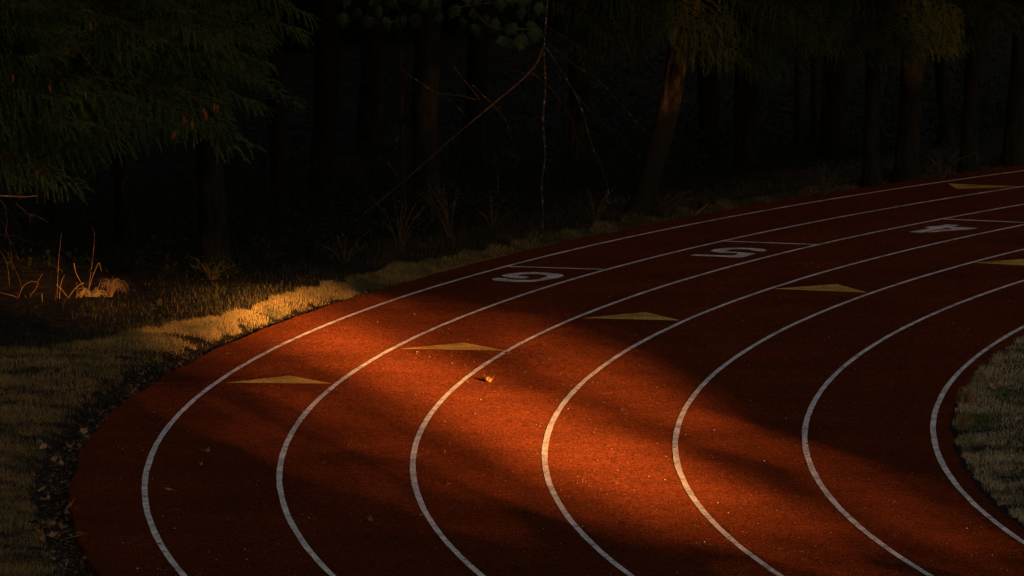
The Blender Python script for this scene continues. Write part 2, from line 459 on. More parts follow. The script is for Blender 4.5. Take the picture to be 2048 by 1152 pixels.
tag(gr, 'short dry straw coloured grass on the verge outside the track', 'grass', None, 'stuff')
# longer rough grass at the wood's edge
n = 60000
th = rng.uniform(130, 196, n); r = grass_outer(th) + rng.exponential(0.6, n) - 0.03
h = np.clip(rng.normal(0.05, 0.035, n), 0.02, 0.22)
xx = CX + r * np.cos(np.radians(th)); yy = CY + r * np.sin(np.radians(th))
kp = noise_arr(xx, yy, 0.8, 2.0) + rng.uniform(-0.4, 0.6, n) > 0.0
r, th, h = r[kp], th[kp], h[kp]
Vg, Qg, Tg = blades(r, th, h, rng.uniform(0.0014, 0.003, len(r)), 0.8, 5, ground_z)
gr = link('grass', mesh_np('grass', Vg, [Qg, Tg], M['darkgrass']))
tag(gr, 'longer thin rough grass along the dark edge of the wood', 'grass', None, 'stuff')
# infield
n = 150000
th = rng.uniform(166, 196, n); r = 42.36 - rng.uniform(0, 1, n) ** 1.3 * 5.0
xx = CX + r * np.cos(np.radians(th)); yy = CY + r * np.sin(np.radians(th))
nz = noise_arr(xx, yy, 1.6, 8.0); nz2 = noise_arr(xx, yy, 7.0, 1.0)
kp = ((42.36 - r) + 0.10 * nz2 > 0.03) & (nz + rng.uniform(0, 1, n) > 0.15)
r, th, nz, nz2 = r[kp], th[kp], nz[kp], nz2[kp]
h = np.clip(0.040 + 0.02 * nz2 + 0.025 * nz + rng.uniform(-0.015, 0.03, len(r)), 0.015, 0.12)
Vg, Qg, Tg = blades(r, th, h, rng.uniform(0.0014, 0.0026, len(r)), 0.95, 6, lambda a, b: np.full(len(a), 0.006))
gr = link('grass', mesh_np('grass', Vg, [Qg, Tg], M['infield']))
tag(gr, 'patchy green and straw grass of the infield inside the bend', 'grass', None, 'stuff')

# ------------------------------------------------------------------ grit on the track
def grit(n, size, mat, name, label, elong=1.0, seed=1):
    g_ = np.random.default_rng(seed)
    P = []
    while len(P) < n:
        p = gnd(g_.uniform(120, 2048), 1160 - 700 * g_.uniform(0, 1) ** 1.25, 0.003)
        rr, _ = polar(p)
        if 42.6 < rr < 49.3: P.append(p)
    V = []; T = []
    for p in P:
        s = size * g_.lognormal(0, 0.45)
        a = g_.uniform(0, 6.283); ca, sa = math.cos(a), math.sin(a)
        e = 1 + (elong - 1) * g_.uniform(0, 1)
        o = [(s * e, 0, 0), (-s * e, 0, 0), (0, s, 0), (0, -s, 0), (s * .2, 0, s * 1.2)]
        b = len(V)
        for x, y, z in o: V.append((p.x + x * ca - y * sa, p.y + x * sa + y * ca, p.z + z))
        T += [(b, b + 2, b + 4), (b + 2, b + 1, b + 4), (b + 1, b + 3, b + 4), (b + 3, b, b + 4)]
    o = link(name, mesh_np(name, V, np.array(T), mat))
    return tag(o, label, 'grit', None, 'stuff')
grit(2200, 0.0021, M['grit'], 'grit', 'tiny pale stones and grit scattered over the red track', 1.6, 1)
grit(1600, 0.0040, M['darkgrit'], 'plant_debris', 'small dark needles and crumbs littering the red track', 4.0, 2)

# ------------------------------------------------------------------ leaves
def leaf_outline():
    lobes = [(0, -1.0, .03), (0.10, -0.55, 0), (0.42, -0.62, 0), (0.40, -0.40, 0), (0.75, -0.30, 0), (0.58, -0.08, 0), (1.0, 0.20, 0), (0.66, 0.22, 0), (0.70, 0.52, 0), (0.40, 0.34, 0),
             (0.44, 0.72, 0), (0.24, 0.66, 0), (0, 1.12, 0)]
    pts = [(x, y) for x, y, _ in lobes]
    return pts + [(-x, y) for x, y in reversed(pts[1:-1])]
OUT = leaf_outline()
def leaf_mesh(name, size, curl, mat, seed, thick=0.0012):
    g_ = random.Random(seed)
    V = []; 
    k1, k2 = g_.uniform(.6, 1.3), g_.uniform(-.5, .5)
    def bend(x, y):
        z = curl * (x * x * k1 + y * y * .5 + k2 * x * y) + 0.10 * curl * math.sin(7 * x + 5 * y + seed)
        return z
    ring = [(x * size * (1 - .25 * abs(curl)), y * size, bend(x, y) * size) for x, y in OUT]
    inner = [(x * .45 * size, y * .45 * size, bend(x * .45, y * .45) * size) for x, y in OUT]
    n = len(OUT)
    top = inner + ring + [(0, 0, 0)]
    V = top + [(x, y, z - thick) for x, y, z in top]
    Q = []; T = []
    m = len(top)
    for i in range(n):
        j = (i + 1) % n
        Q.append((i, n + i, n + j, j)); T.append((2 * n, i, j))
        Q.append((m + j, m + n + j, m + n + i, m + i)); T.append((m + 2 * n, m + j, m + i))
        Q.append((n + j, n + i, m + n + i, m + n + j))
    # stalk
    tv, tq = tube([(0, -size, bend(0, -1) * size), (0.1 * size, -1.5 * size, bend(0, -1) * size + .1 * size)], [0.0016, 0.0012], 4)
    V = np.concatenate([np.array(V), tv]); Q = np.concatenate([np.array(Q), tq + 2 * m])
    return mesh_np(name, V, [Q, np.array(T)], mat, True)
DL = [leaf_mesh('fallen_leaf', 0.050, c, M['dead_leaf'], i) for i, c in enumerate((0.9, 0.6, 1.3, 0.35))]
GL = [leaf_mesh('fallen_leaf', 0.050, c, M['gold_leaf'], i + 9) for i, c in enumerate((0.8, 1.2))]
leaf_list = [  # px, py, mesh, scale, label
    (976, 764, GL[1], 1.35, 'curled golden leaf lying alone in the sunlit band of the track'),
    (413, 905, DL[0], 0.8, 'brown curled leaf in the outermost lane, farther of two beside the white line'),
    (402, 931, DL[2], 0.5, 'small pale leaf scrap in the outermost lane, nearer of two'),
    (337, 980, DL[3], 0.8, 'flat dark leaf just inside the outermost white line'),
    (214, 978, DL[3], 0.7, 'thin flat brown leaf on the red strip outside the outermost line'),
    (742, 1043, DL[2], 0.6, 'ragged yellowish leaf scrap alone between the second and third lines from outside'),
    (898, 969, DL[3], 0.45, 'small greyish leaf beside the third white line from outside'),
    (161, 974, GL[0], 0.6, 'pale yellow leaf resting on the very edge of the track'),
    (282, 756, DL[0], 0.8, 'rusty leaf standing in the verge grass above the dirt gutter'),
    (168, 866, DL[1], 0.9, 'brown leaf in the gutter, farthest along the dirt strip'),
    (137, 896, DL[0], 0.9, 'pinkish brown leaf in the gutter, left of a pale one'),
    (160, 895, GL[0], 0.6, 'pale leaf in the gutter, right of a pinkish brown one'),
    (108, 921, DL[1], 0.8, 'brown leaf where grass meets gutter, first of a loose string'),
    (126, 933, DL[2], 0.9, 'yellow brown curled leaf in the middle of the gutter'),
    (137, 948, GL[0], 0.9, 'bright peach leaf standing up in the dark gutter'),
    (84, 981, DL[1], 0.8, 'flat tan leaf at the grass edge, above a patch of grey dust'),
    (98, 1000, DL[0], 0.8, 'tan leaf lying on the grey dust patch beside the track'),
    (134, 1031, DL[2], 1.3, 'long arched brown leaf curling up at the edge of the track'),
    (88, 1050, GL[0], 1.0, 'brightest orange leaf on the grass side of the gutter'),
    (106, 1054, DL[2], 0.8, 'small folded leaf right of the brightest orange leaf'),
    (121, 1058, DL[0], 0.9, 'crinkled leaf in the gutter below the long arched leaf'),
    (129, 1067, DL[1], 0.8, 'brown leaf touching the green sprig'),
    (80, 1069, GL[1], 0.8, 'orange leaf half in the grass, below the brightest orange leaf'),
    (104, 1073, DL[1], 0.9, 'broad flat brown leaf in the middle of the leaf heap'),
    (86, 1083, DL[2], 0.8, 'dull curled leaf at the bottom of the leaf heap'),
    (171, 1121, DL[0], 0.8, 'brown leaf at the track edge near the bottom of the view'),
    (86, 895, DL[1], 0.8, 'dark brown leaf lying in the verge grass'),
    (1986, 776, DL[0], 0.7, 'rusty leaf in the infield grass, farthest back'),
    (2004, 978, DL[1], 0.7, 'brown leaf in the infield grass among pale dead stalks'),
    (2017, 1010, GL[0], 0.6, 'bright orange leaf in the infield grass, nearest the bottom'),
]
for i, (px, py, me, sc, lab) in enumerate(leaf_list):
    p = gnd(px, py); rr, th_ = polar(p)
    z = 0.008 if 42.4 < rr < 49.4 else float(ground_z(rr, th_)) + (0.03 if (rr > 49.75 or rr < 42.3) else 0.012)
    p = gnd(px, py, z)
    g_ = random.Random(i * 13 + 1)
    k_ = 1.0 if 42.4 < rr < 49.3 else 1.3
    tilt = 0.25 if 42.4 < rr < 49.4 else 0.7
    o = link('fallen_leaf', me, None, (p.x, p.y, z + 0.004), (g_.uniform(-tilt, tilt) + (0.35 if i == 0 else 0.2), g_.uniform(-tilt, tilt), 0.3 if i == 0 else g_.uniform(0, 6.28)), (sc * 1.25, sc * .6, sc * 1.2) if i == 0 else (sc * k_, sc * k_ * g_.uniform(.6, 1), sc * k_))
    tag(o, lab, 'leaf', 'fallen leaves on and beside the track')
# crumbled leaves and bark in the gutter
q_ = np.random.default_rng(31)
n = 9000
th_ = np.concatenate([q_.uniform(170, 196, 6500), q_.uniform(150, 172, 2500)]); r_ = np.interp(th_, [162, 176], [49.42, 49.56]) + np.abs(q_.normal(0, .15, n))
xx = CX + r_ * np.cos(np.radians(th_)); yy = CY + r_ * np.sin(np.radians(th_))
P = np.stack([xx, yy, ground_z(r_, th_) + q_.uniform(.002, .022, n)], 1)
a_ = q_.uniform(0, 6.28, n); L_ = q_.lognormal(0, .5, n)[:, None] * .012
d_ = np.stack([np.cos(a_), np.sin(a_), q_.normal(0, .5, n)], 1) * L_; e_ = np.stack([-np.sin(a_), np.cos(a_), q_.normal(0, .6, n)], 1) * L_ * q_.uniform(.15, .7, (n, 1))
b_ = np.arange(n) * 4
tag(link('leaf_litter', mesh_np('leaf_litter', np.stack([P - d_, P + e_, P + d_, P - e_], 1).reshape(-1, 3), np.stack([b_, b_ + 1, b_ + 2, b_ + 3], 1), M['litter'])),
    'crumbled dry leaves and bark lying in the dirt gutter beside the track', 'leaf litter', None, 'stuff')
# green sprig at the track's edge
base = gnd(128, 1076, -0.01)
sp = empty('green_sprig', base, 'fresh green sprig lying across the gutter onto the track', 'sprig')
pts = [gnd(126, 1078, 0.0) - base, gnd(150, 1073, 0.02) - base, gnd(172, 1066, 0.012) - base]
v, q = tube(smooth_line(pts, 4), 0.003, 5)
link('stem', mesh_np('stem', v, q, M['green']), sp)
for k, f in enumerate((0.35, 0.5, 0.65, 0.8)):
    p = Vector(pts[0]).lerp(Vector(pts[2]), f)
    link('leaf', leaf_mesh('leaf', 0.016, 0.4, M['green'], 40 + k), sp, p + Vector((0, 0, 0.012)), (0.5, 0.3 * k, k * 1.4))

# ------------------------------------------------------------------ conifer boughs
def foxtail(p0, d0, L, dens, nl, g_, fat=1.0):
    """one hanging needle covered twig: triangles"""
    n = max(3, int(L / 0.05))
    pts = [Vector(p0)]; d = Vector(d0).normalized()
    for i in range(n):
        d = (d + Vector((g_.gauss(0, .08), g_.gauss(0, .08), -0.22))).normalized()
        pts.append(pts[-1] + d * (L / n))
    tv, tq = tube(pts, [0.0035 * (1 - .7 * i / n) for i in range(n + 1)], 3)
    P = np.array([tuple(p) for p in pts])
    m = int(L * dens)
    u = np.random.default_rng(g_.randint(0, 10 ** 6))
    t = u.uniform(0, 1, m); f = t * n; i0 = np.minimum(f.astype(int), n - 1); fr = (f - i0)[:, None]
    B = P[i0] * (1 - fr) + P[i0 + 1] * fr
    D = P[i0 + 1] - P[i0]; D /= np.linalg.norm(D, axis=1)[:, None]
    rnd = u.normal(0, 1, (m, 3)); rnd -= (rnd * D).sum(1)[:, None] * D; rnd /= np.linalg.norm(rnd, axis=1)[:, None]
    nd_ = rnd * 0.78 + D * 0.62
    ln = nl * fat * u.uniform(.7, 1.15, m) * (1 - 0.35 * t)
    sd = np.cross(nd_, u.normal(0, 1, (m, 3))); sd /= np.linalg.norm(sd, axis=1)[:, None]; sd *= 0.0036
    V = np.stack([B - sd, B + sd, B + nd_ * ln[:, None]], 1).reshape(-1, 3)
    T = np.arange(m * 3).reshape(-1, 3)
    return tv, tq, V, T
def bough_mesh(seed, L=1.5, hang=(0.22, 0.5), step=0.05, dens=640, droop=0.35, side=0.55):
    g_ = random.Random(seed)
    w = MB(); f = MB()
    n = 12
    stem = []
    for i in range(n + 1):
        t = i / n
        stem.append(Vector((L * t, 0.06 * math.sin(3 * t + seed), -droop * t * t * L + 0.10 * L * max(0, t - .75) * 2)))
    v, q = tube(stem, [0.014 * (1 - .75 * i / n) for i in range(n + 1)], 5)
    w.add(v, q)
    x = 0.08
    k = 0
    while x < L:
        t = x / L; i = min(int(t * n), n - 1); p = stem[i].lerp(stem[i + 1], t * n - i)
        hl = g_.uniform(*hang) * (1 - 0.45 * t ** 2)
        sgn = 1 if k % 2 else -1
        sl = side * (1 - .7 * t) * g_.uniform(.3, 1)
        q0 = p
        # a side shoot carries two or three hanging tails
        e = p + Vector((0.5 * sl, sgn * sl, -0.10 * sl))
        v, q = tube([p, p.lerp(e, .5), e], [0.005, 0.004, 0.0025], 3); w.add(v, q)
        m = 1 + int(sl / 0.13)
        for j in range(m):
            pp = p.lerp(e, (j + g_.uniform(.4, 1)) / m)
            tv, tq, V, T = foxtail(pp, (0.35, sgn * 0.3, -0.6), hl * g_.uniform(.6, 1.15), dens, 0.025, g_)
            w.add(tv, tq); f.add(V, None, T)
        tv, tq, V, T = foxtail(e, (0.8, sgn * .6, 0.0), 0.18 * g_.uniform(.7, 1.3), dens, 0.025, g_)
        w.add(tv, tq); f.add(V, None, T)
        x += step * g_.uniform(.7, 1.3); k += 1
    tv, tq, V, T = foxtail(stem[-1], (1, 0, -.35), 0.22, dens * 1.6, 0.022, g_)
    w.add(tv, tq); f.add(V, None, T)
    WV = np.concatenate(w.V); WQ = np.concatenate(w.Q); FV = np.concatenate(f.V); FT = np.concatenate(f.T)
    return mesh_np('bough', np.concatenate([WV, FV]), [WQ, FT + len(WV)], mats=[M['boughwood'], M['needle']], midx=[0] * len(WQ) + [1] * len(FT))
BM = [bough_mesh(11), bough_mesh(12, 1.5, (0.30, 0.65), 0.06), bough_mesh(13, 1.4, (0.15, 0.34), 0.05, 620, 0.25), bough_mesh(14, 1.5, (0.2, 0.42), 0.055, 620, 0.5)]
M['shadeneedle'] = simple_mat('shaded_needles', [(0.3, (0.026, 0.038, 0.012)), (0.55, (0.055, 0.068, 0.020)), (0.75, (0.10, 0.110, 0.028))], 3.0, world=True, rough=0.7)  # needles darkened in colour so the right boughs read as shaded
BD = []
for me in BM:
    m2 = me.copy(); m2.materials[1] = M['shadeneedle']; m2.materials[0] = M['bark']; BD.append(m2)  # bough wood darkened too, as if unlit
def bough(parent, p0, p1, kind, roll=0.0, dark=False):
    """a bough from p0 to p1 (world points), hanging tails pointing down"""
    p0 = Vector(p0); p1 = Vector(p1); d = p1 - p0
    drops = (0.35, 0.35, 0.25, 0.5)[kind]
    L0 = (1.5, 1.5, 1.4, 1.5)[kind]
    s = d.length / L0 / 1.02
    yaw = math.atan2(d.y, d.x); hor = math.hypot(d.x, d.y)
    pitch = math.atan2(d.z, hor) + math.atan(drops * 0.8)
    o = link('bough', (BD if dark else BM)[kind], parent, p0 - parent.location, (0, 0, 0), (s, max(.75, min(1.1, s)), max(.75, min(1.1, s))))
    o.rotation_mode = 'XYZ'
    o.rotation_euler = (Matrix.Rotation(yaw, 3, 'Z') @ Matrix.Rotation(-pitch, 3, 'Y') @ Matrix.Rotation(roll, 3, 'X')).to_euler()
    return o
def cone_mesh():
    V = []; Q = []
    n, sg = 9, 8
    for i in range(n):
        t = i / (n - 1)
        r = 0.014 * math.sin(math.pi * (0.12 + 0.82 * t)) * (1 if i % 2 else 0.82)
        for k in range(sg):
            a = 2 * math.pi * (k + .5 * (i % 2)) / sg
            V.append((r * math.cos(a), r * math.sin(a), -0.085 * t))
    for i in range(n - 1):
        for k in range(sg): Q.append((i * sg + k, i * sg + (k + 1) % sg, (i + 1) * sg + (k + 1) % sg, (i + 1) * sg + k))
    return mesh_np('cone', V, np.array(Q), M['cone'])
CONE = cone_mesh()
def crown_mesh(seed, h0, h1, rad, n):
    """high crown above the view: many leafy sprays through a conical volume"""
    g_ = np.random.default_rng(seed)
    t = g_.uniform(0, 1, n) ** 1.3
    z = h0 + (h1 - h0) * t; R = rad * (1 - t) ** 0.8 * np.sqrt(g_.uniform(0.02, 1, n)); a = g_.uniform(0, 6.283, n)
    P = np.stack([R * np.cos(a), R * np.sin(a), z - 0.25 * R], 1)
    s = g_.uniform(.25, .5, n)[:, None]
    out = np.stack([np.cos(a), np.sin(a), -0.5 * np.ones(n)], 1) + g_.normal(0, .35, (n, 3))
    sd = np.stack([-np.sin(a), np.cos(a), np.zeros(n)], 1) + g_.normal(0, .3, (n, 3))
    V = np.stack([P - sd * s * .6, P + out * s * .2 - sd * s * .2, P + out * s * 1.4, P + sd * s * .6], 1).reshape(-1, 3)
    b = np.arange(n) * 4
    return mesh_np('crown', V, np.stack([b, b + 1, b + 2, b + 3], 1), M['dneedle'])
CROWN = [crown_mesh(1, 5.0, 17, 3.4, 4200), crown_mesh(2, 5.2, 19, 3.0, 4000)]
def trunk_mesh(pts, rads, mat, seg=14):
    line = smooth_line(pts, 8)
    n = len(line)
    rr = np.interp(np.linspace(0, 1, n), np.linspace(0, 1, len(rads)), rads)
    v, q = tube(line, list(rr), seg, 0.12)
    return mesh_np('trunk', v, q, mat, True)
def tree(name, base, label, group, pts, rads, mat, crown=None, cat='tree'):
    """pts: trunk line relative to the base"""
    o = empty(name, base, label, cat, group)
    link('trunk', trunk_mesh(pts, rads, mat), o)
    if crown is not None:
        top = Vector(pts[-1])
        link('crown', CROWN[crown], o, (top.x * .5, top.y * .5, 0), (0, 0, random.uniform(0, 6.28)))
    return o
WOOD = 'trees along the edge of the wood'

# left spruce ---------------------------------------------------------------
bl = gnd(-60, 575); bl.z = 0.02
spruce = tree('spruce_tree', bl, 'large spruce at the left with long drooping boughs and reddish cones', WOOD, [(0, 0, -.1), (0.02, 0, 2), (0, 0, 14)], [0.26, 0.2, 0.05], M['bark'], 0)
# (x0,y0,x1,y1,Ydepth offset, kind)
LB = [(-60, 60, 140, 20, -1.2, 2), (-70, 90, 110, 60, -1.5, 3), (-60, 20, 70, 5, -1.6, 2), (-60, 150, 95, 110, -1.6, 0), (-60, 130, 160, 170, -1.2, 1),
      (-60, 200, 120, 195, -1.7, 1), (-60, 260, 140, 250, -1.8, 0), (-60, 230, 240, 190, -1.3, 1), (40, 215, 235, 195, -1.0, 1), (-20, 160, 250, 175, -0.6, 1),
      (60, 130, 320, 170, -0.5, 1), (120, 150, 400, 195, -0.8, 0), (200, 160, 465, 292, -1.2, 2), (230, 180, 430, 250, -1.0, 0), (180, 200, 350, 250, -1.1, 1),
      (100, 205, 285, 260, -1.3, 1), (30, 240, 215, 280, -1.5, 1), (-60, 300, 130, 370, -1.6, 0), (-60, 330, 60, 350, -1.3, 0), (-40, 280, 160, 300, -1.4, 1),
      (300, 150, 520, 205, -0.3, 0), (350, 120, 575, 190, 0.1, 3), (250, 90, 500, 140, 0.0, 0), (150, 40, 420, 90, 0.0, 0), (260, 10, 520, 70, 0.2, 1), (380, 5, 600, 60, 0.4, 0),
      (60, -20, 260, 30, -0.2, 1), (180, -40, 380, 10, -0.1, 0), (440, -30, 620, 20, 0.5, 0), (330, -60, 520, -10, 0.3, 1), (0, 60, 230, 95, -0.7, 0), (100, 95, 330, 120, -0.3, 1)]
brn = random.Random(17)
for i in range(46):     # fill the mass between the drawn boughs
    x1 = brn.uniform(-20, 560); top = np.interp(x1, [0, 130, 240, 340, 470, 560], [330, 330, 280, 250, 215, 150])
    y1 = brn.uniform(-20, top)
    LB.append((x1 - brn.uniform(130, 230), y1 - brn.uniform(20, 80), x1, y1, brn.uniform(-1.3, .4), brn.randint(0, 3)))
Yl = bl.y
lb_objs = []
for i, (x0, y0, x1, y1, dy, k) in enumerate(LB):
    b = bough(spruce, at(x0, y0, Yl + dy * .4), at(x1, y1, Yl + dy), k, random.uniform(-.2, .2))
    lb_objs.append(b)
cone_px = [(408, 224), (412, 233), (429, 214), (435, 217), (367, 240), (384, 251), (351, 272), (180, 52), (26, 156), (98, 178), (170, 190)]
for x, y in cone_px:
    p = at(x, y - 8, Yl - 1.4)
    link('cone', CONE, spruce, p - spruce.location, (random.uniform(-.25, .25), random.uniform(-.25, .25), random.uniform(0, 6)))
def px_twig(name, parent, pix, Y, w0, w1, mat, seg=5):
    """pix: photo points; widths in metres"""
    P = [at(p[0], p[1], Y + (p[2] if len(p) > 2 else 0)) - parent.location for p in pix]
    L = smooth_line(P, 5); n = len(L)
    v, q = tube(L, [w0 + (w1 - w0) * i / (n - 1) for i in range(n)], seg, 0.25)
    return link(name, mesh_np(name, v, q, mat, True), parent)
for pix, a, b_, m in [([(-5, 391), (30, 393), (55, 393.5), (74, 391)], .008, .007, 'straw'), ([(24, 366), (33, 385), (43, 399)], .006, .003, 'twig'),
                      ([(30, 405), (45, 418), (58, 429), (69, 430), (83, 437), (97, 446)], .007, .003, 'twig'), ([(58, 429), (66, 434)], .008, .005, 'twig'), ([(60, 432), (60, 450)], .004, .002, 'twig'),
                      ([(62, 352), (80, 340), (118, 314), (125, 311)], .006, .003, 'twig'), ([(98, 328), (126, 356), (155, 385)], .004, .002, 'twig'),
                      ([(176, 363), (190, 335), (215, 312)], .003, .002, 'twig'), ([(242, 380), (252, 355), (270, 333)], .003, .002, 'twig'), ([(90, 110), (125, 102), (180, 84)], .007, .004, 'twig'),
                      ([(150, 95), (172, 117), (190, 140), (225, 173)], .006, .003, 'twig'), ([(85, 118), (110, 128), (143, 141)], .004, .002, 'lichen'), ([(405, 130), (425, 155), (450, 175)], .004, .002, 'lichen'),
                      ([(520, 195), (560, 198), (600, 202), (640, 210)], .010, .005, 'redbark'), ([(575, 175), (590, 190), (600, 200)], .005, .003, 'lichen')]:
    px_twig('dead_twig', spruce, pix, Yl - 1.3, a, b_, M[m])

# the trunk behind the left spruce
def base_of(px, py): 
    p = gnd(px, py, 0.04); return p
b1 = base_of(437, 548)
t1 = tree('conifer_tree', b1, 'straight dark conifer trunk rising behind the tips of the left spruce', WOOD, [(0, 0, -.1), (0, 0, .1), (-.05, 0, .5), (-.08, 0, 3), (0, 0, 16)], [.24, .18, .15, .13, .03], M['bark'], 1)
# reddish trunk in the middle (the maple)
b2 = base_of(855, 440)
maple = tree('maple_tree', b2, 'maple with large lobed green leaves hanging over the middle of the wood', WOOD, [(0, 0, -.1), (0, 0, .2), (-.02, 0, 1.2), (.05, 0, 3), (.3, 0, 12)], [.2, .15, .14, .135, .05], M['bark'], None)
ML = [leaf_mesh('leaf', 0.105, c, M['maple'], 60 + i) for i, c in enumerate((0.25, -0.3, 0.45))]
mrng = random.Random(5)
hang = [(800, 58), (838, 55), (770, 60), (910, 35), (945, 40), (965, 55), (985, 75), (1005, 95), (995, 60), (1025, 70), (1015, 100), (960, 20), (930, 10), (880, 15), (855, 25), (1040, 40), (1060, 65), (1000, 25),
        (720, 40), (745, 15), (700, 15), (820, 12), (785, 20), (760, 35), (1050, 15), (1080, 30), (975, 5), (900, -5), (1025, 10), (730, 60), (1075, 80), (1040, 95), (945, 75), (925, 60), (880, 50), (690, 50)]
Ym = b2.y - 2.2
for i, (x, y) in enumerate(hang):
    p = at(x + mrng.uniform(-6, 6), y - 14, Ym + mrng.uniform(-.5, .5))
    s = mrng.uniform(.75, 1.15)
    o = link('leaf', ML[i % 3], maple, p - maple.location, (math.radians(-95 + mrng.uniform(-35, 35)), mrng.uniform(-.5, .5), mrng.uniform(-.7, .7)), (s, s, s))
for pix in ([(855, 60, 2), (900, 20, 0), (990, 5, 0), (1060, 0, 0)], [(850, 20, 2), (800, 0, 0), (720, -10, 0)], [(940, 10), (975, 50), (1020, 62)], [(790, 0), (800, 25), (805, 45)], [(1020, 55), (1046, 58), (1090, 59)]):
    px_twig('branch', maple, pix, Ym, .010, .004, M['twig'])

# leaning trunk with sunlit patches
b3 = base_of(1275, 424)
Y3 = b3.y
def rel(px, py, Y, b): return at(px, py, Y) - b
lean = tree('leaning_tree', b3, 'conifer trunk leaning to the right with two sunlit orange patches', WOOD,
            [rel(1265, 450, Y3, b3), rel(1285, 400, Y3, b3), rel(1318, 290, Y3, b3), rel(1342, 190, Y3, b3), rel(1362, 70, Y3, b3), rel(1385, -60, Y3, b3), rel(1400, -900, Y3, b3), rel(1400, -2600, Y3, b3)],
            [.17, .125, .12, .115, .11, .10, .09, .03], M['sunpatchbark'], None)
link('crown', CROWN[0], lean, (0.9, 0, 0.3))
# right hand trunks
RT_DEF = [(1742, 358, .088, 'bark', 'slim straight trunk left of the thickest trunk at the right'), (1814, 350, .135, 'bark', 'thickest straight trunk among the conifers at the right'),
          (1938, 330, .10, 'bark', 'right trunk with a narrow sunlit reddish patch below the boughs'), (2028, 318, .12, 'bark', 'trunk at the far right, partly cut off by the view')]
rtrees = []
for i, (px, py, rd, m, lab) in enumerate(RT_DEF):
    b = base_of(px, py)
    xtop = (1748, 1828, 1950, 2046)[i]
    tr = tree('conifer_tree', b, lab, WOOD, [(0, 0, -.1), (0, 0, .15), rel(px * .6 + xtop * .4, py - 120, b.y, b), rel(xtop, 60, b.y, b), (rel(xtop, 60, b.y, b).x * 1.3, 0, 4), (.1, 0, 17)],
              [rd * 1.5, rd * 1.1, rd, rd * .95, rd * .9, .03], M[m], i % 2)
    rtrees.append(tr)
# boughs over the right half, hung on the leaning tree and the right trunks
RBo = [(1300, -10, 1410, 50, 1), (1100, -10, 1230, 70, 0), (1150, 20, 1290, 95, 2), (1180, -20, 1330, 30, 1), (1230, 40, 1120, 90, 2), (1300, 60, 1180, 110, 2), (1350, 20, 1470, 80, 0), (1360, 60, 1490, 110, 1),
       (1370, 90, 1540, 150, 2), (1400, 80, 1520, 130, 0), (1420, 30, 1550, 70, 1), (1460, -10, 1590, 50, 0), (1480, 60, 1590, 120, 2), (1540, 0, 1640, 60, 1), (1560, 50, 1660, 80, 0), (1340, -30, 1250, 20, 1)]
RB2 = [(1740, -10, 1610, 40, 0, 0), (1740, 20, 1640, 80, 1, 0), (1745, 40, 1680, 100, 2, 0), (1750, 10, 1850, 70, 1, 0), (1820, -10, 1720, 60, 0, 1), (1825, 20, 1760, 90, 1, 1), (1830, 10, 1900, 60, 0, 1), (1830, 40, 1890, 90, 2, 1),
       (1825, 50, 1800, 110, 2, 1), (1945, -10, 1860, 50, 1, 2), (1945, 20, 1880, 85, 0, 2), (1948, 10, 2020, 60, 2, 2), (1945, 50, 1900, 100, 2, 2), (1700, -40, 1560, 10, 1, 0), (1740, 60, 1700, 130, 2, 0), (2040, -20, 1980, 40, 2, 3), (1780, -40, 1900, 20, 1, 1),
       (1660, -20, 1560, 40, 0, 0), (1690, 10, 1600, 80, 2, 0), (1740, 30, 1790, 100, 0, 0)]
for i, (x0, y0, x1, y1, k) in enumerate(RBo):
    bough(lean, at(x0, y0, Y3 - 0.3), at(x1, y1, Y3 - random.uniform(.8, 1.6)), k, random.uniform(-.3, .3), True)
for x0, y0, x1, y1, k, ti in RB2:
    Yb = rtrees[ti].location.y
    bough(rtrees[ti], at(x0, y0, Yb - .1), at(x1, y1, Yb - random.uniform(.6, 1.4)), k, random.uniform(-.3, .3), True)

# dead slender tree in the middle with bare lichened branches
b4 = base_of(1083, 472)
Y4 = b4.y
dead = tree('dead_tree', b4, 'slender dead tree with bare drooping lichened branches', WOOD,
            [rel(1083, 480, Y4, b4), rel(1086, 430, Y4, b4), rel(1083, 370, Y4, b4), rel(1090, 310, Y4, b4), rel(1086, 240, Y4, b4), rel(1091, 170, Y4, b4), rel(1088, 100, Y4, b4), rel(1096, -60, Y4, b4), rel(1100, -500, Y4, b4)], [.013, .012, .011, .011, .011, .006], M['lichen'])
for pix, a, b_, m in [([(1084, 95), (1073, 130), (1040, 165), (980, 215), (900, 280), (830, 345), (760, 400), (700, 450)], .020, .009, 'twig'),
                      ([(1092, 95), (1130, 155), (1160, 215), (1185, 290), (1205, 340), (1218, 380), (1215, 402)], .016, .006, 'lichen'),
                      ([(1092, 85), (1150, 132), (1195, 160), (1240, 205), (1275, 245), (1310, 275)], .012, .005, 'lichen'),
                      ([(1060, 140), (1090, 165), (1110, 190), (1140, 240), (1155, 290), (1148, 322)], .006, .003, 'twig'),
                      ([(1135, 165), (1165, 205), (1200, 240), (1225, 262), (1240, 292)], .006, .003, 'twig'),
                      ([(1075, 105), (1072, 160), (1073, 300)], .006, .003, 'redbark'),
                      ([(1022, 140), (1050, 147), (1068, 152)], .005, .004, 'lichen'), ([(1088, 148), (1118, 148)], .006, .005, 'redbark'),
                      ([(1122, 150), (1120, 200), (1117, 240)], .004, .002, 'twig'), ([(1090, 50), (1130, 75), (1170, 105), (1215, 130)], .006, .003, 'twig')]:
    px_twig('branch', dead, [(x + 2.5 * math.sin(.05 * y + x), y) for x, y in pix], Y4, a * .58, b_ * .62, M[m])
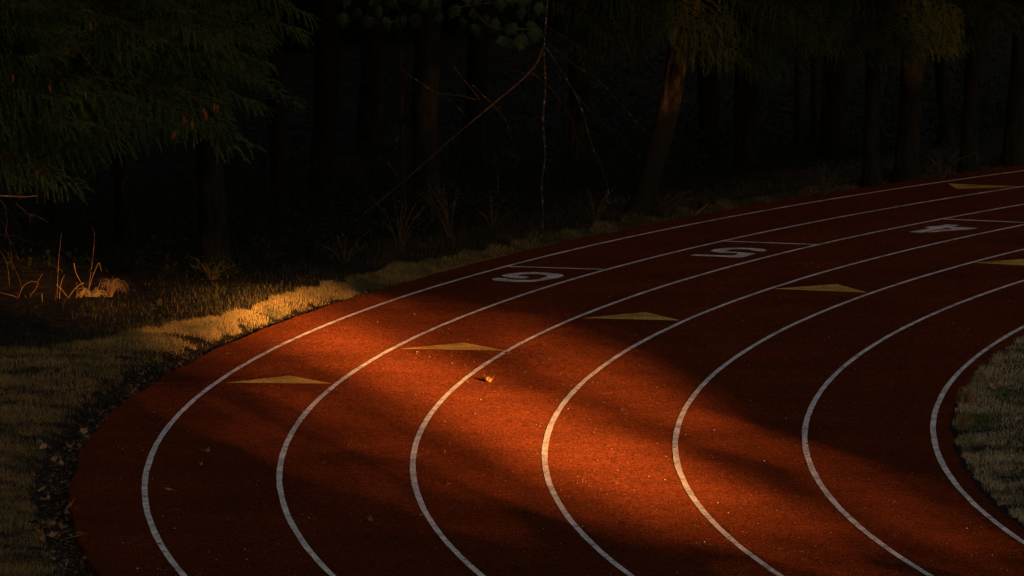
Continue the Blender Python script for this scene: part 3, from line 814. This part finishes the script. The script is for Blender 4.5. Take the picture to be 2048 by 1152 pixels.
# another dead sapling further left
b5 = base_of(815, 470)
Y5 = b5.y - .5
sap = tree('dead_sapling', b5, 'thin bare dead sapling left of the slender dead tree, in front of the maple trunk', WOOD,
           [rel(812, 478, Y5, b5), rel(806, 300, Y5, b5), rel(800, 100, Y5, b5), rel(802, -60, Y5, b5)], [.016, .013, .012, .008], M['redbark'])
for pix, a, b_, m in [([(803, 140), (840, 165), (870, 185), (905, 205), (935, 237)], .010, .004, 'lichen'), ([(870, 185), (920, 192), (955, 200)], .006, .003, 'twig'), ([(905, 130), (920, 150), (945, 180), (960, 200)], .006, .004, 'twig'),
                      ([(945, 170), (1000, 225), (1020, 265), (1032, 335)], .006, .003, 'lichen'), ([(985, 320), (995, 345), (996, 390)], .005, .004, 'lichen'), ([(775, 325), (800, 357)], .006, .004, 'lichen'),
                      ([(700, 160), (735, 165), (760, 160)], .008, .005, 'redbark'), ([(806, 125), (806, 190)], .012, .010, 'redbark')]:
    px_twig('branch', sap, pix, Y5, a, b_, M[m])
# pale stick leaning at the track edge
b6 = gnd(1391, 428, 0.03)
st = empty('stick', b6, 'short pale broken stick leaning at the edge of the wood', 'stick')
px_twig('shaft', st, [(1391, 429), (1404, 418), (1417, 407)], b6.y, .008, .006, M['straw'])
# small pale stems far in the wood
for px, lab in ((1595, 'thin far stem left of its brighter twin, under the boughs'), (1629, 'thin far stem catching a bright speck of sun under the boughs')):
    b = gnd(px, 290, .05)
    tree('thin_tree', b, lab, 'thin far stems', [(0, 0, -.1), (0, 0, 1), (.05, 0, 6)], [.045, .04, .02], M['redbark'], None)

# trunks deep in the wood
deep = [(250, 470, 'faint trunk behind the hanging tips of the left spruce'), (560, 415, 'faint trunk right of the straight trunk behind the spruce'), (645, 380, 'faint trunk half way between the spruce and the maple'),
        (735, 300, 'dim trunk just left of the maple, farther back'), (945, 330, 'faint trunk between the maple and the slender dead tree'), (1160, 330, 'faint trunk behind the drooping dead branches'),
        (1420, 300, 'faint trunk right of the leaning trunk'), (1495, 330, 'faint trunk under the lowest tips of the right boughs'), (1665, 300, 'faint trunk left of the slim straight trunk, farther back'),
        (1890, 280, 'faint trunk seen between the right hand trunks, farther back'), (110, 440, 'faint trunk behind the bramble at the left')]
for i, (px, py, lab) in enumerate(deep):
    b = gnd(px, py, 0.08)
    rd = random.uniform(.08, .15)
    tree('dark_trunk_tree', b, lab, WOOD, [(0, 0, -.1), (0, 0, .3), (random.uniform(-.1, .1), 0, 3), (0, 0, 17)], [rd * 1.4, rd, rd * .9, .03], M['redbark' if i == 3 else 'bark'], i % 2)
# the unlit wood farther back: a mass of conifers no one could count
mb = MB()
g_ = random.Random(21)
cv = [(np.array([v.co[:] for v in c.vertices]), np.array([p.vertices[:] for p in c.polygons])) for c in CROWN]
for i in range(64):
    th_ = g_.uniform(112, 222); r_ = g_.uniform(74, 110)
    bx, by = CX + r_ * math.cos(math.radians(th_)), CY + r_ * math.sin(math.radians(th_))
    v, q = tube([(0, 0, -.1), (0, 0, 3), (0, 0, 17)], [.2, .16, .03], 7)
    mb.add(v + np.array([bx, by, .1]), q)
    v, q = cv[i % 2]
    a = g_.uniform(0, 6.28); ca, sa = math.cos(a), math.sin(a)
    mb.add(np.stack([v[:, 0] * ca - v[:, 1] * sa + bx, v[:, 0] * sa + v[:, 1] * ca + by, v[:, 2] * .9], 1), q)
q_ = np.random.default_rng(4)
n = 60000      # low thicket closing the view between the trunks
th_ = q_.uniform(112, 222, n); r_ = q_.uniform(67, 76, n)
P = np.stack([CX + r_ * np.cos(np.radians(th_)), CY + r_ * np.sin(np.radians(th_)), 6.5 * q_.uniform(0, 1, n) ** 1.3], 1)
sd = q_.normal(0, .16, (n, 3)); up_ = q_.normal(0, .16, (n, 3)) + np.array([0, 0, -.05])
b_ = np.arange(n) * 4
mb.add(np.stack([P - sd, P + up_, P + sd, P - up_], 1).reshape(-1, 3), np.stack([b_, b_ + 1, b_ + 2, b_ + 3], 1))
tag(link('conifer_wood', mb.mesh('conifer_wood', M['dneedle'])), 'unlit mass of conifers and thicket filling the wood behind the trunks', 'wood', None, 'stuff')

# undergrowth between the trunks
q_ = np.random.default_rng(14)
n = 110000
th_ = q_.uniform(126, 198, n); r_ = 50.9 + q_.exponential(3.2, n)
r_ = np.maximum(r_, grass_outer(th_) + 0.25 + 0.3 * q_.uniform(0, 1, n))
xx = CX + r_ * np.cos(np.radians(th_)); yy = CY + r_ * np.sin(np.radians(th_))
k0 = (yy > gnd(120, 600).y + 1.6) | (xx > -2.6)
xx, yy, r_ = xx[k0], yy[k0], r_[k0]
hh = np.clip(0.26 + 0.75 * noise_arr(xx, yy, 0.9, 3.0) + 0.10 * np.minimum(r_ - 50.5, 6), 0.03, 1.2)
k = hh > 0.06
xx, yy, hh = xx[k], yy[k], hh[k]; n = len(xx)
P = np.stack([xx, yy, 0.03 + hh * q_.uniform(0, 1, n) ** .8], 1)
sd = q_.normal(0, .010, (n, 3)); up_ = q_.normal(0, .016, (n, 3)); b_ = np.arange(n) * 4
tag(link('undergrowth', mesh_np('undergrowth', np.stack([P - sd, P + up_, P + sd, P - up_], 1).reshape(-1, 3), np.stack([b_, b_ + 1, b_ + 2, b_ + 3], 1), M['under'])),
    'dark leafy undergrowth covering the floor of the wood', 'undergrowth', None, 'stuff')
# ------------------------------------------------------------------ weeds, canes and shrubs
def stalk(name, pix, Y, w0, w1, mat, label, cat='stalk', group='dry stalks at the left edge of the wood'):
    b = at(pix[0][0], pix[0][1], Y)
    o = empty(name, b, label, cat, group)
    px_twig('stem', o, pix, Y, w0 * .55, w1 * .6, M[mat], 4)
    return o
YW = gnd(120, 600).y
s = stalk('dry_stalk', [(114, 600), (115.6, 558), (117, 527), (120, 492), (124, 462)], YW, .0045, .003, 'straw', 'tallest straight dry stalk among the weeds at the left')
px_twig('blade', s, [(118, 538), (123, 541), (125, 544)], YW, .003, .001, M['straw'], 4)
s = stalk('dry_stalk', [(119, 602), (120, 583), (123, 564), (129, 550)], YW - .1, .006, .003, 'straw', 'short bright dry stalk beside the tallest one')
px_twig('blade', s, [(113, 569), (123.5, 579), (137.5, 597)], YW - .1, .004, .002, M['straw'], 4)
s = stalk('dry_stalk', [(169.5, 580), (161, 563), (152, 545), (148, 526)], YW, .003, .007, 'straw', 'dry stalk with a thick bright tip leaning left')
px_twig('blade', s, [(137, 596), (147, 581), (157, 571), (167, 566)], YW, .003, .005, M['straw'], 4)
s = stalk('dry_stalk', [(178, 579), (184, 556.5), (195, 530), (199, 527), (203, 542)], YW + .1, .005, .004, 'straw', 'dry stalk bent over at the top like a hook')
stalk('dry_stalk', [(177, 580), (184, 527), (187.5, 496), (189, 470), (184, 452)], YW + .3, .005, .004, 'cane', 'tall dim red stalk behind the hooked one')
stalk('dry_stalk', [(154, 590), (154, 578), (153.5, 564)], YW, .004, .003, 'cane', 'short upright red stub between two leaning stalks')
stalk('dry_stalk', [(86, 624), (85, 605), (84, 588)], YW - .3, .003, .006, 'straw', 'short stalk with a seed head left of the tallest one')
# bramble at the left edge
b = at(40, 610, YW)
br = empty('bramble', b, 'tangled red bramble canes arching at the left edge', 'bramble')
for pix, a, b_, m in [([(33, 620), (39, 590), (47, 572), (62, 563), (75, 563), (85, 547)], .007, .004, 'cane'), ([(60, 590), (70, 580), (77, 565)], .006, .004, 'cane'), ([(0, 585), (15, 589), (33, 596), (23, 619)], .006, .005, 'straw'),
                      ([(33, 596), (40, 612), (48, 628)], .006, .003, 'cane'), ([(61, 588), (63, 605), (64, 616)], .006, .004, 'cane'), ([(50, 590), (55, 608), (63, 630)], .004, .003, 'straw'), ([(47, 620), (50, 608), (55, 605)], .007, .005, 'straw'),
                      ([(0, 500), (12, 522), (17, 545), (19, 570)], .006, .004, 'straw'), ([(0, 492), (15, 507), (27, 531), (37, 553), (42, 570), (45, 580)], .006, .005, 'twig'), ([(0, 636), (5, 624), (7, 618)], .005, .008, 'straw'),
                      ([(0, 470), (28, 471), (50, 480), (68, 487)], .005, .003, 'twig'), ([(0, 400), (20, 425), (35, 450), (48, 490)], .005, .003, 'twig'), ([(10, 480), (14, 440), (8, 410), (-5, 395)], .005, .003, 'cane'), ([(33, 618), (36, 600), (35, 585)], .005, .003, 'cane'),
                      ([(20, 480), (30, 500), (38, 520), (50, 512)], .004, .002, 'cane'), ([(-5, 430), (10, 455), (22, 500), (25, 540)], .004, .003, 'cane')]:
    px_twig('cane', br, pix, YW, a * .5, b_ * .5, M[m], 4)
# drooping dry grass tufts
def tuft(px, py, Y, n, h, spread, mat, label, group, seed, name='grass_tuft'):
    g_ = random.Random(seed)
    b = at(px, py, Y)
    mb = MB()
    for i in range(n):
        a = g_.uniform(0, 6.28); l = h * g_.uniform(.6, 1.2); s_ = spread * g_.uniform(.3, 1.1)
        dx, dy = math.cos(a) * s_, math.sin(a) * s_
        P = [Vector((0.02 * dx, .02 * dy, -.03)), Vector((dx * .3, dy * .3, l * .75)), Vector((dx * .7, dy * .7, l * .95)), Vector((dx, dy, l * .6 * g_.uniform(.2, 1)))]
        v, q = tube(smooth_line(P, 3), [.0016, .0018, .0018, .0017, .0016, .0015, .0014, .0012, .0010, .0006], 3)
        mb.add(v, q)
    o = link(name, mb.mesh(name, M[mat]), None, b)
    return tag(o, label, 'grass tuft', group)
tuft(222, 592, YW, 60, .15, .17, 'straw', 'drooping dry grass tuft lit orange right of the stalks', 'grass tufts', 1)
tuft(185, 604, YW, 60, .12, .20, 'verge', 'low matted green tuft under the hooked stalk', 'grass tufts', 2)
tuft(1925, 862, gnd(1925, 862).y, 60, .13, .09, 'straw', 'yellow upright tuft at the infield corner beside the inner line', 'grass tufts', 3)
tuft(1933, 812, gnd(1933, 812).y, 70, .15, .10, 'straw', 'yellowish tuft at the infield edge, above the other', 'grass tufts', 4)
tuft(1960, 775, gnd(1960, 775).y, 50, .14, .08, 'infield', 'dark green tuft near the top of the infield edge', 'grass tufts', 5)
def shrub(px, py, w, h, n, label, seed, nst=9, leaf=0.03):
    g_ = random.Random(seed)
    b = gnd(px, py, 0.03)
    o = empty('shrub', b, label, 'shrub', 'low shrubs at the edge of the wood')
    st_ = MB(); lf = MB()
    for i in range(nst):
        a = g_.uniform(0, 6.28); s_ = w * g_.uniform(.2, 1); t = h * g_.uniform(.5, 1.1)
        P = [Vector((0, 0, -.05)), Vector((math.cos(a) * s_ * .4, math.sin(a) * s_ * .4, t * .6)), Vector((math.cos(a) * s_, math.sin(a) * s_, t))]
        L = smooth_line(P, 4)
        v, q = tube(L, [.006 * (1 - .6 * k / len(L)) for k in range(len(L))], 4); st_.add(v, q)
        for k in range(n // nst):
            p = L[g_.randint(2, len(L) - 1)] + Vector((g_.gauss(0, .06), g_.gauss(0, .06), g_.gauss(0, .05)))
            d = Vector((g_.gauss(0, 1), g_.gauss(0, 1), g_.gauss(-.3, .5))).normalized() * leaf * g_.uniform(.6, 1.3)
            e = d.cross(Vector((g_.gauss(0, 1), g_.gauss(0, 1), g_.gauss(0, 1)))).normalized() * leaf * .35
            lf.add(np.array([tuple(p), tuple(p + d * .5 + e), tuple(p + d), tuple(p + d * .5 - e)]), [(0, 1, 2, 3)])
    link('stems', st_.mesh('stems', M['twig']), o)
    link('foliage', lf.mesh('foliage', M['maple']), o)
    return o
shrub(425, 560, .35, .25, 160, 'low leafy weeds round the foot of the left conifer trunk', 1)
shrub(540, 520, .3, .2, 90, 'small leafy shrub right of the left conifer trunk', 2)
shrub(690, 530, .35, .35, 120, 'thin twiggy shrub left of the dead saplings', 3)
shrub(800, 505, .4, .55, 200, 'leggy shrub below the thin dead sapling', 4, 12)
shrub(900, 478, .4, .6, 220, 'bushier shrub between the dead sapling and the slender dead tree', 5, 12)
shrub(985, 462, .3, .4, 120, 'low shrub just left of the slender dead tree', 6)
shrub(1190, 440, .35, .3, 120, 'low shrub left of the leaning trunk', 7)
shrub(1330, 425, .35, .28, 120, 'low shrub right of the leaning trunk', 8)
shrub(1650, 384, .4, .35, 140, 'low shrub beside the slim straight trunk', 9)
shrub(1885, 352, .4, .3, 140, 'low shrub between the right hand trunks', 10)

# ------------------------------------------------------------------ unseen tall firs added as shade, gaps cut to shape the sunlight
def uv_of(P):
    """coordinates across the sun's rays"""
    P = np.atleast_2d(P)
    u = -AZ[1] * -P[:, 0] + -AZ[0] * P[:, 1]
    v = SE * (AZ[0] * P[:, 0] + AZ[1] * P[:, 1]) + CE * P[:, 2]
    return u, v
# share of sun the belt lets through, shaped to draw the light band: rows of v from 7.6 up, columns of u from 15.0, steps of 0.2 m, 0 closed to 40 open
OPEN = np.array([
    (0, 0, 0, 0, 0, 0, 0, 0, 0, 0, 0, 0, 0, 0, 0, 0, 0, 0, 0, 0, 0, 0, 0, 0, 0, 0, 0, 0, 0, 0, 0, 0),
    (0, 0, 0, 0, 0, 0, 0, 0, 0, 0, 0, 1, 1, 0, 0, 0, 0, 0, 0, 0, 0, 0, 0, 0, 0, 0, 0, 0, 0, 0, 0, 0),
    (0, 0, 0, 0, 0, 0, 0, 0, 1, 2, 3, 3, 4, 2, 0, 0, 0, 0, 0, 0, 0, 0, 0, 0, 0, 0, 0, 0, 0, 0, 0, 0),
    (0, 0, 0, 1, 1, 0, 0, 0, 2, 2, 5, 7, 8, 6, 2, 0, 0, 0, 0, 0, 0, 0, 0, 0, 0, 0, 0, 0, 0, 0, 0, 0),
    (0, 0, 0, 1, 0, 0, 0, 0, 0, 1, 2, 1, 1, 3, 5, 2, 0, 0, 0, 0, 0, 0, 0, 0, 0, 0, 0, 0, 0, 0, 0, 0),
    (0, 0, 1, 1, 0, 0, 0, 1, 1, 2, 1, 0, 3, 1, 1, 0, 0, 1, 1, 3, 3, 2, 0, 0, 0, 0, 0, 0, 0, 0, 0, 0),
    (0, 0, 1, 1, 1, 1, 1, 3, 3, 4, 4, 8, 14, 15, 15, 12, 5, 6, 4, 5, 8, 4, 0, 0, 0, 0, 0, 0, 0, 0, 0, 0),
    (1, 1, 1, 2, 2, 3, 2, 4, 5, 5, 16, 21, 28, 28, 30, 24, 14, 4, 0, 1, 7, 6, 1, 0, 0, 0, 0, 0, 0, 0, 0, 0),
    (1, 1, 2, 2, 3, 4, 4, 4, 5, 8, 26, 34, 40, 40, 40, 33, 18, 3, 0, 0, 8, 9, 1, 1, 0, 0, 0, 0, 0, 0, 0, 0),
    (1, 2, 2, 2, 3, 4, 4, 4, 4, 6, 23, 33, 40, 40, 40, 40, 26, 7, 0, 0, 8, 7, 0, 0, 0, 0, 0, 0, 0, 0, 0, 0),
    (2, 2, 2, 2, 2, 4, 5, 4, 4, 6, 17, 27, 37, 39, 40, 40, 33, 15, 3, 1, 11, 9, 4, 0, 0, 0, 0, 0, 0, 0, 0, 0),
    (2, 2, 2, 2, 2, 4, 5, 5, 5, 7, 13, 19, 27, 33, 38, 40, 33, 22, 10, 7, 14, 14, 9, 0, 0, 0, 0, 0, 0, 0, 0, 0),
    (1, 2, 2, 2, 2, 4, 5, 7, 7, 7, 13, 19, 22, 27, 32, 33, 30, 21, 9, 6, 17, 20, 13, 2, 0, 0, 0, 0, 0, 0, 0, 0),
    (1, 1, 1, 2, 2, 4, 5, 7, 7, 6, 13, 17, 21, 23, 25, 26, 27, 20, 4, 0, 10, 20, 21, 15, 5, 0, 0, 0, 0, 0, 0, 0),
    (0, 0, 1, 2, 3, 4, 5, 7, 7, 8, 16, 19, 21, 25, 27, 26, 24, 20, 7, 2, 6, 15, 27, 23, 9, 0, 0, 0, 0, 0, 0, 0),
    (0, 0, 1, 2, 3, 5, 5, 7, 8, 9, 16, 18, 27, 37, 38, 30, 21, 17, 10, 6, 5, 10, 20, 14, 6, 4, 0, 0, 0, 0, 0, 0),
    (0, 0, 0, 1, 2, 4, 4, 5, 8, 8, 15, 13, 29, 39, 37, 36, 19, 12, 12, 8, 6, 7, 14, 12, 5, 3, 0, 0, 0, 0, 0, 0),
    (0, 0, 0, 0, 1, 1, 2, 4, 5, 7, 14, 11, 28, 37, 35, 33, 14, 7, 12, 12, 11, 8, 8, 10, 5, 0, 0, 0, 0, 0, 0, 0),
    (0, 0, 0, 0, 0, 0, 1, 1, 2, 3, 6, 4, 17, 31, 30, 26, 7, 1, 6, 8, 11, 9, 3, 0, 0, 0, 0, 0, 0, 0, 0, 0),
    (0, 0, 0, 0, 0, 0, 0, 0, 0, 0, 1, 1, 2, 5, 7, 5, 2, 1, 1, 2, 3, 4, 2, 0, 0, 0, 0, 0, 0, 0, 0, 0),
    (0, 0, 0, 0, 0, 0, 0, 0, 0, 0, 0, 0, 1, 2, 3, 2, 1, 1, 1, 1, 1, 1, 1, 0, 0, 0, 0, 0, 0, 0, 0, 0),
    (0, 0, 0, 0, 0, 0, 0, 0, 0, 0, 0, 0, 0, 1, 1, 1, 0, 0, 0, 0, 0, 0, 0, 0, 0, 0, 0, 0, 0, 0, 0, 0),
    (0, 0, 0, 0, 0, 0, 0, 0, 0, 0, 0, 0, 0, 0, 0, 0, 0, 0, 0, 0, 0, 0, 0, 0, 0, 0, 0, 0, 0, 0, 0, 0),
    (0, 0, 0, 0, 0, 0, 0, 0, 0, 0, 0, 0, 0, 0, 0, 0, 0, 0, 0, 0, 0, 0, 0, 0, 0, 0, 0, 0, 0, 0, 0, 0),
    (0, 0, 0, 0, 0, 0, 0, 0, 0, 0, 0, 0, 0, 0, 0, 0, 0, 0, 0, 0, 0, 0, 0, 0, 0, 0, 0, 0, 0, 0, 0, 0),
]) / 40.0
def openness(u, v):
    fu = np.clip((u - 15.0) / 0.2, 0, OPEN.shape[1] - 1.001); fv = np.clip((v - 7.6) / 0.2, 0, OPEN.shape[0] - 1.001)
    i = fu.astype(int); j = fv.astype(int); a = fu - i; b = fv - j
    o = OPEN[j, i] * (1 - a) * (1 - b) + OPEN[j, i + 1] * a * (1 - b) + OPEN[j + 1, i] * (1 - a) * b + OPEN[j + 1, i + 1] * a * b
    return np.where((u < 15) | (u > 21.2) | (v < 7.6) | (v > 12.4), 0, o)
holes = []                                                              # (u, v, radius) gaps cut along the rays to each spot meant to be sunlit
def hole_at(p, rad):
    u, v = uv_of(np.array([tuple(p)])); holes.append((float(u[0]), float(v[0]), rad * 1.0))
for px, py, Y, rad in [(1342, 200, Y3, .13), (1358, 85, Y3, .15), (1020, 185, Y4, .13), (1125, 160, Y4, .08), (858, 185, b2.y, .08), (745, 175, b2.y, .05),
                       (460, 295, Yl - 1.2, .13), (408, 235, Yl - 1.3, .05), (240, 325, Yl - 1.3, .06), (300, 320, Yl - 1.3, .06), (170, 315, Yl - 1.3, .05),
                       (60, 15, Yl - 1.3, .09), (30, 60, Yl - 1.3, .08), (60, 155, Yl - 1.3, .07), (180, 205, Yl - 1.3, .07), (45, 400, Yl - 1.3, .12), (75, 435, Yl - 1.3, .09),
                       (55, 595, YW, .16), (120, 575, YW, .16), (160, 560, YW, .13), (190, 550, YW, .13), (222, 572, YW, .15), (10, 525, YW, .12),
                       (1940, 170, rtrees[2].location.y, .10), (1835, 60, rtrees[1].location.y, .10), (1815, 75, rtrees[1].location.y, .10), (1500, 130, Y3 - 1, .10), (1535, 95, Y3 - 1, .08),
                       (1770, 110, rtrees[1].location.y, .10), (1180, 30, Y3, .08), (1300, 20, Y3, .08), (1629, 145, gnd(1629, 290).y, .13), (1596, 150, gnd(1596, 290).y, .10)]:
    hole_at(at(px, py, Y), rad)
HU = np.array(holes)
def open_mask(C):
    u, v = uv_of(C)
    m = np.zeros(len(u), bool)
    m |= openness(u, v) > 0.012
    for a, b, r in HU: m |= (u - a) ** 2 + (v - b) ** 2 < r * r
    return m
def fir_crown(base, H, rad, seed, fine):
    nz_, ns = (260, 90) if fine else (60, 36)
    g_ = np.random.default_rng(seed)
    t = np.linspace(0, 1, nz_ + 1); a = np.linspace(0, 2 * np.pi, ns, endpoint=False)
    ph = g_.uniform(0, 6.28, 4)
    prof = rad * (1 - t) ** 0.62
    R = prof[:, None] * (1 + .10 * np.sin(5 * a[None] + 3 * t[:, None] * 9 + ph[0]) + .07 * np.sin(11 * a[None] - t[:, None] * 40 + ph[1]) + .05 * np.sin(t[:, None] * 130 + 3 * a[None] + ph[2]))
    V = np.stack([base[0] + R * np.cos(a)[None], base[1] + R * np.sin(a)[None], np.repeat((base[2] + 1.5 + (H - 1.5) * t)[:, None], ns, 1)], 2).reshape(-1, 3)
    i = np.arange(nz_)[:, None] * ns; k = np.arange(ns)[None]; k2 = (k + 1) % ns
    Q = np.stack([i + k, i + k2, i + ns + k2, i + ns + k], 2).reshape(-1, 4)
    C = V[Q].mean(1)
    Q = Q[~open_mask(C)]
    return V - np.array(base)[None], Q
mb = MB()
for rowb, off in ((-20.0, 0.0), (-23.5, 1.7)):
    u = -6.0 + off
    while u < 56:
        base = (AZ[1] * u + AZ[0] * rowb, -AZ[0] * u + AZ[1] * rowb, 0.0)
        H = random.uniform(40, 46)
        v, q = tube([(0, 0, -.2 + H * k / 200) for k in range(200)], [.4 * (1 - k / 205) for k in range(200)], 10)
        v = v + np.array(base)[None]
        mb.add(v, q[~open_mask(v[q].mean(1))])
        V_, Q_ = fir_crown(base, H, 4.3, int(u * 10) + 1000, 8 < u < 40)
        mb.add(V_ + np.array(base)[None], Q_)
        u += 3.4
# added mask of small squares facing the sun, thinned to dose the light
cs = 0.11
uu, vv = np.meshgrid(np.arange(14.8, 21.4, cs), np.arange(7.4, 12.6, cs))
uu = uu.ravel(); vv = vv.ravel()
o_ = openness(uu, vv)
hide = (openness(uu, vv) > 0) & (np.random.default_rng(8).uniform(0, 1, len(uu)) >= o_)
hide |= (o_ <= 0.012)
for a, b, r in HU: hide &= ((uu - a) ** 2 + (vv - b) ** 2 >= r * r)
uu, vv = uu[hide], vv[hide]
def from_uv(u, v, b):
    z = (v - SE * b) / CE
    return np.stack([AZ[1] * u + AZ[0] * b, -AZ[0] * u + AZ[1] * b, z], 1)
bj = -19.0 + np.random.default_rng(9).uniform(-.4, .4, len(uu))
h_ = cs / 2 * 1.02
SV = np.stack([from_uv(uu + a * h_, vv + c * h_, bj) for a, c in ((-1, -1), (1, -1), (1, 1), (-1, 1))], 1).reshape(-1, 3)
i4 = np.arange(len(uu)) * 4
mb.add(SV, np.stack([i4, i4 + 1, i4 + 2, i4 + 3], 1))
tag(link('sun_mask_firs', mb.mesh('sun_mask_firs', M['dneedle'])), 'unseen belt of tall dark firs added as a sun mask, gaps cut to shape the light', 'wood', None, 'stuff')
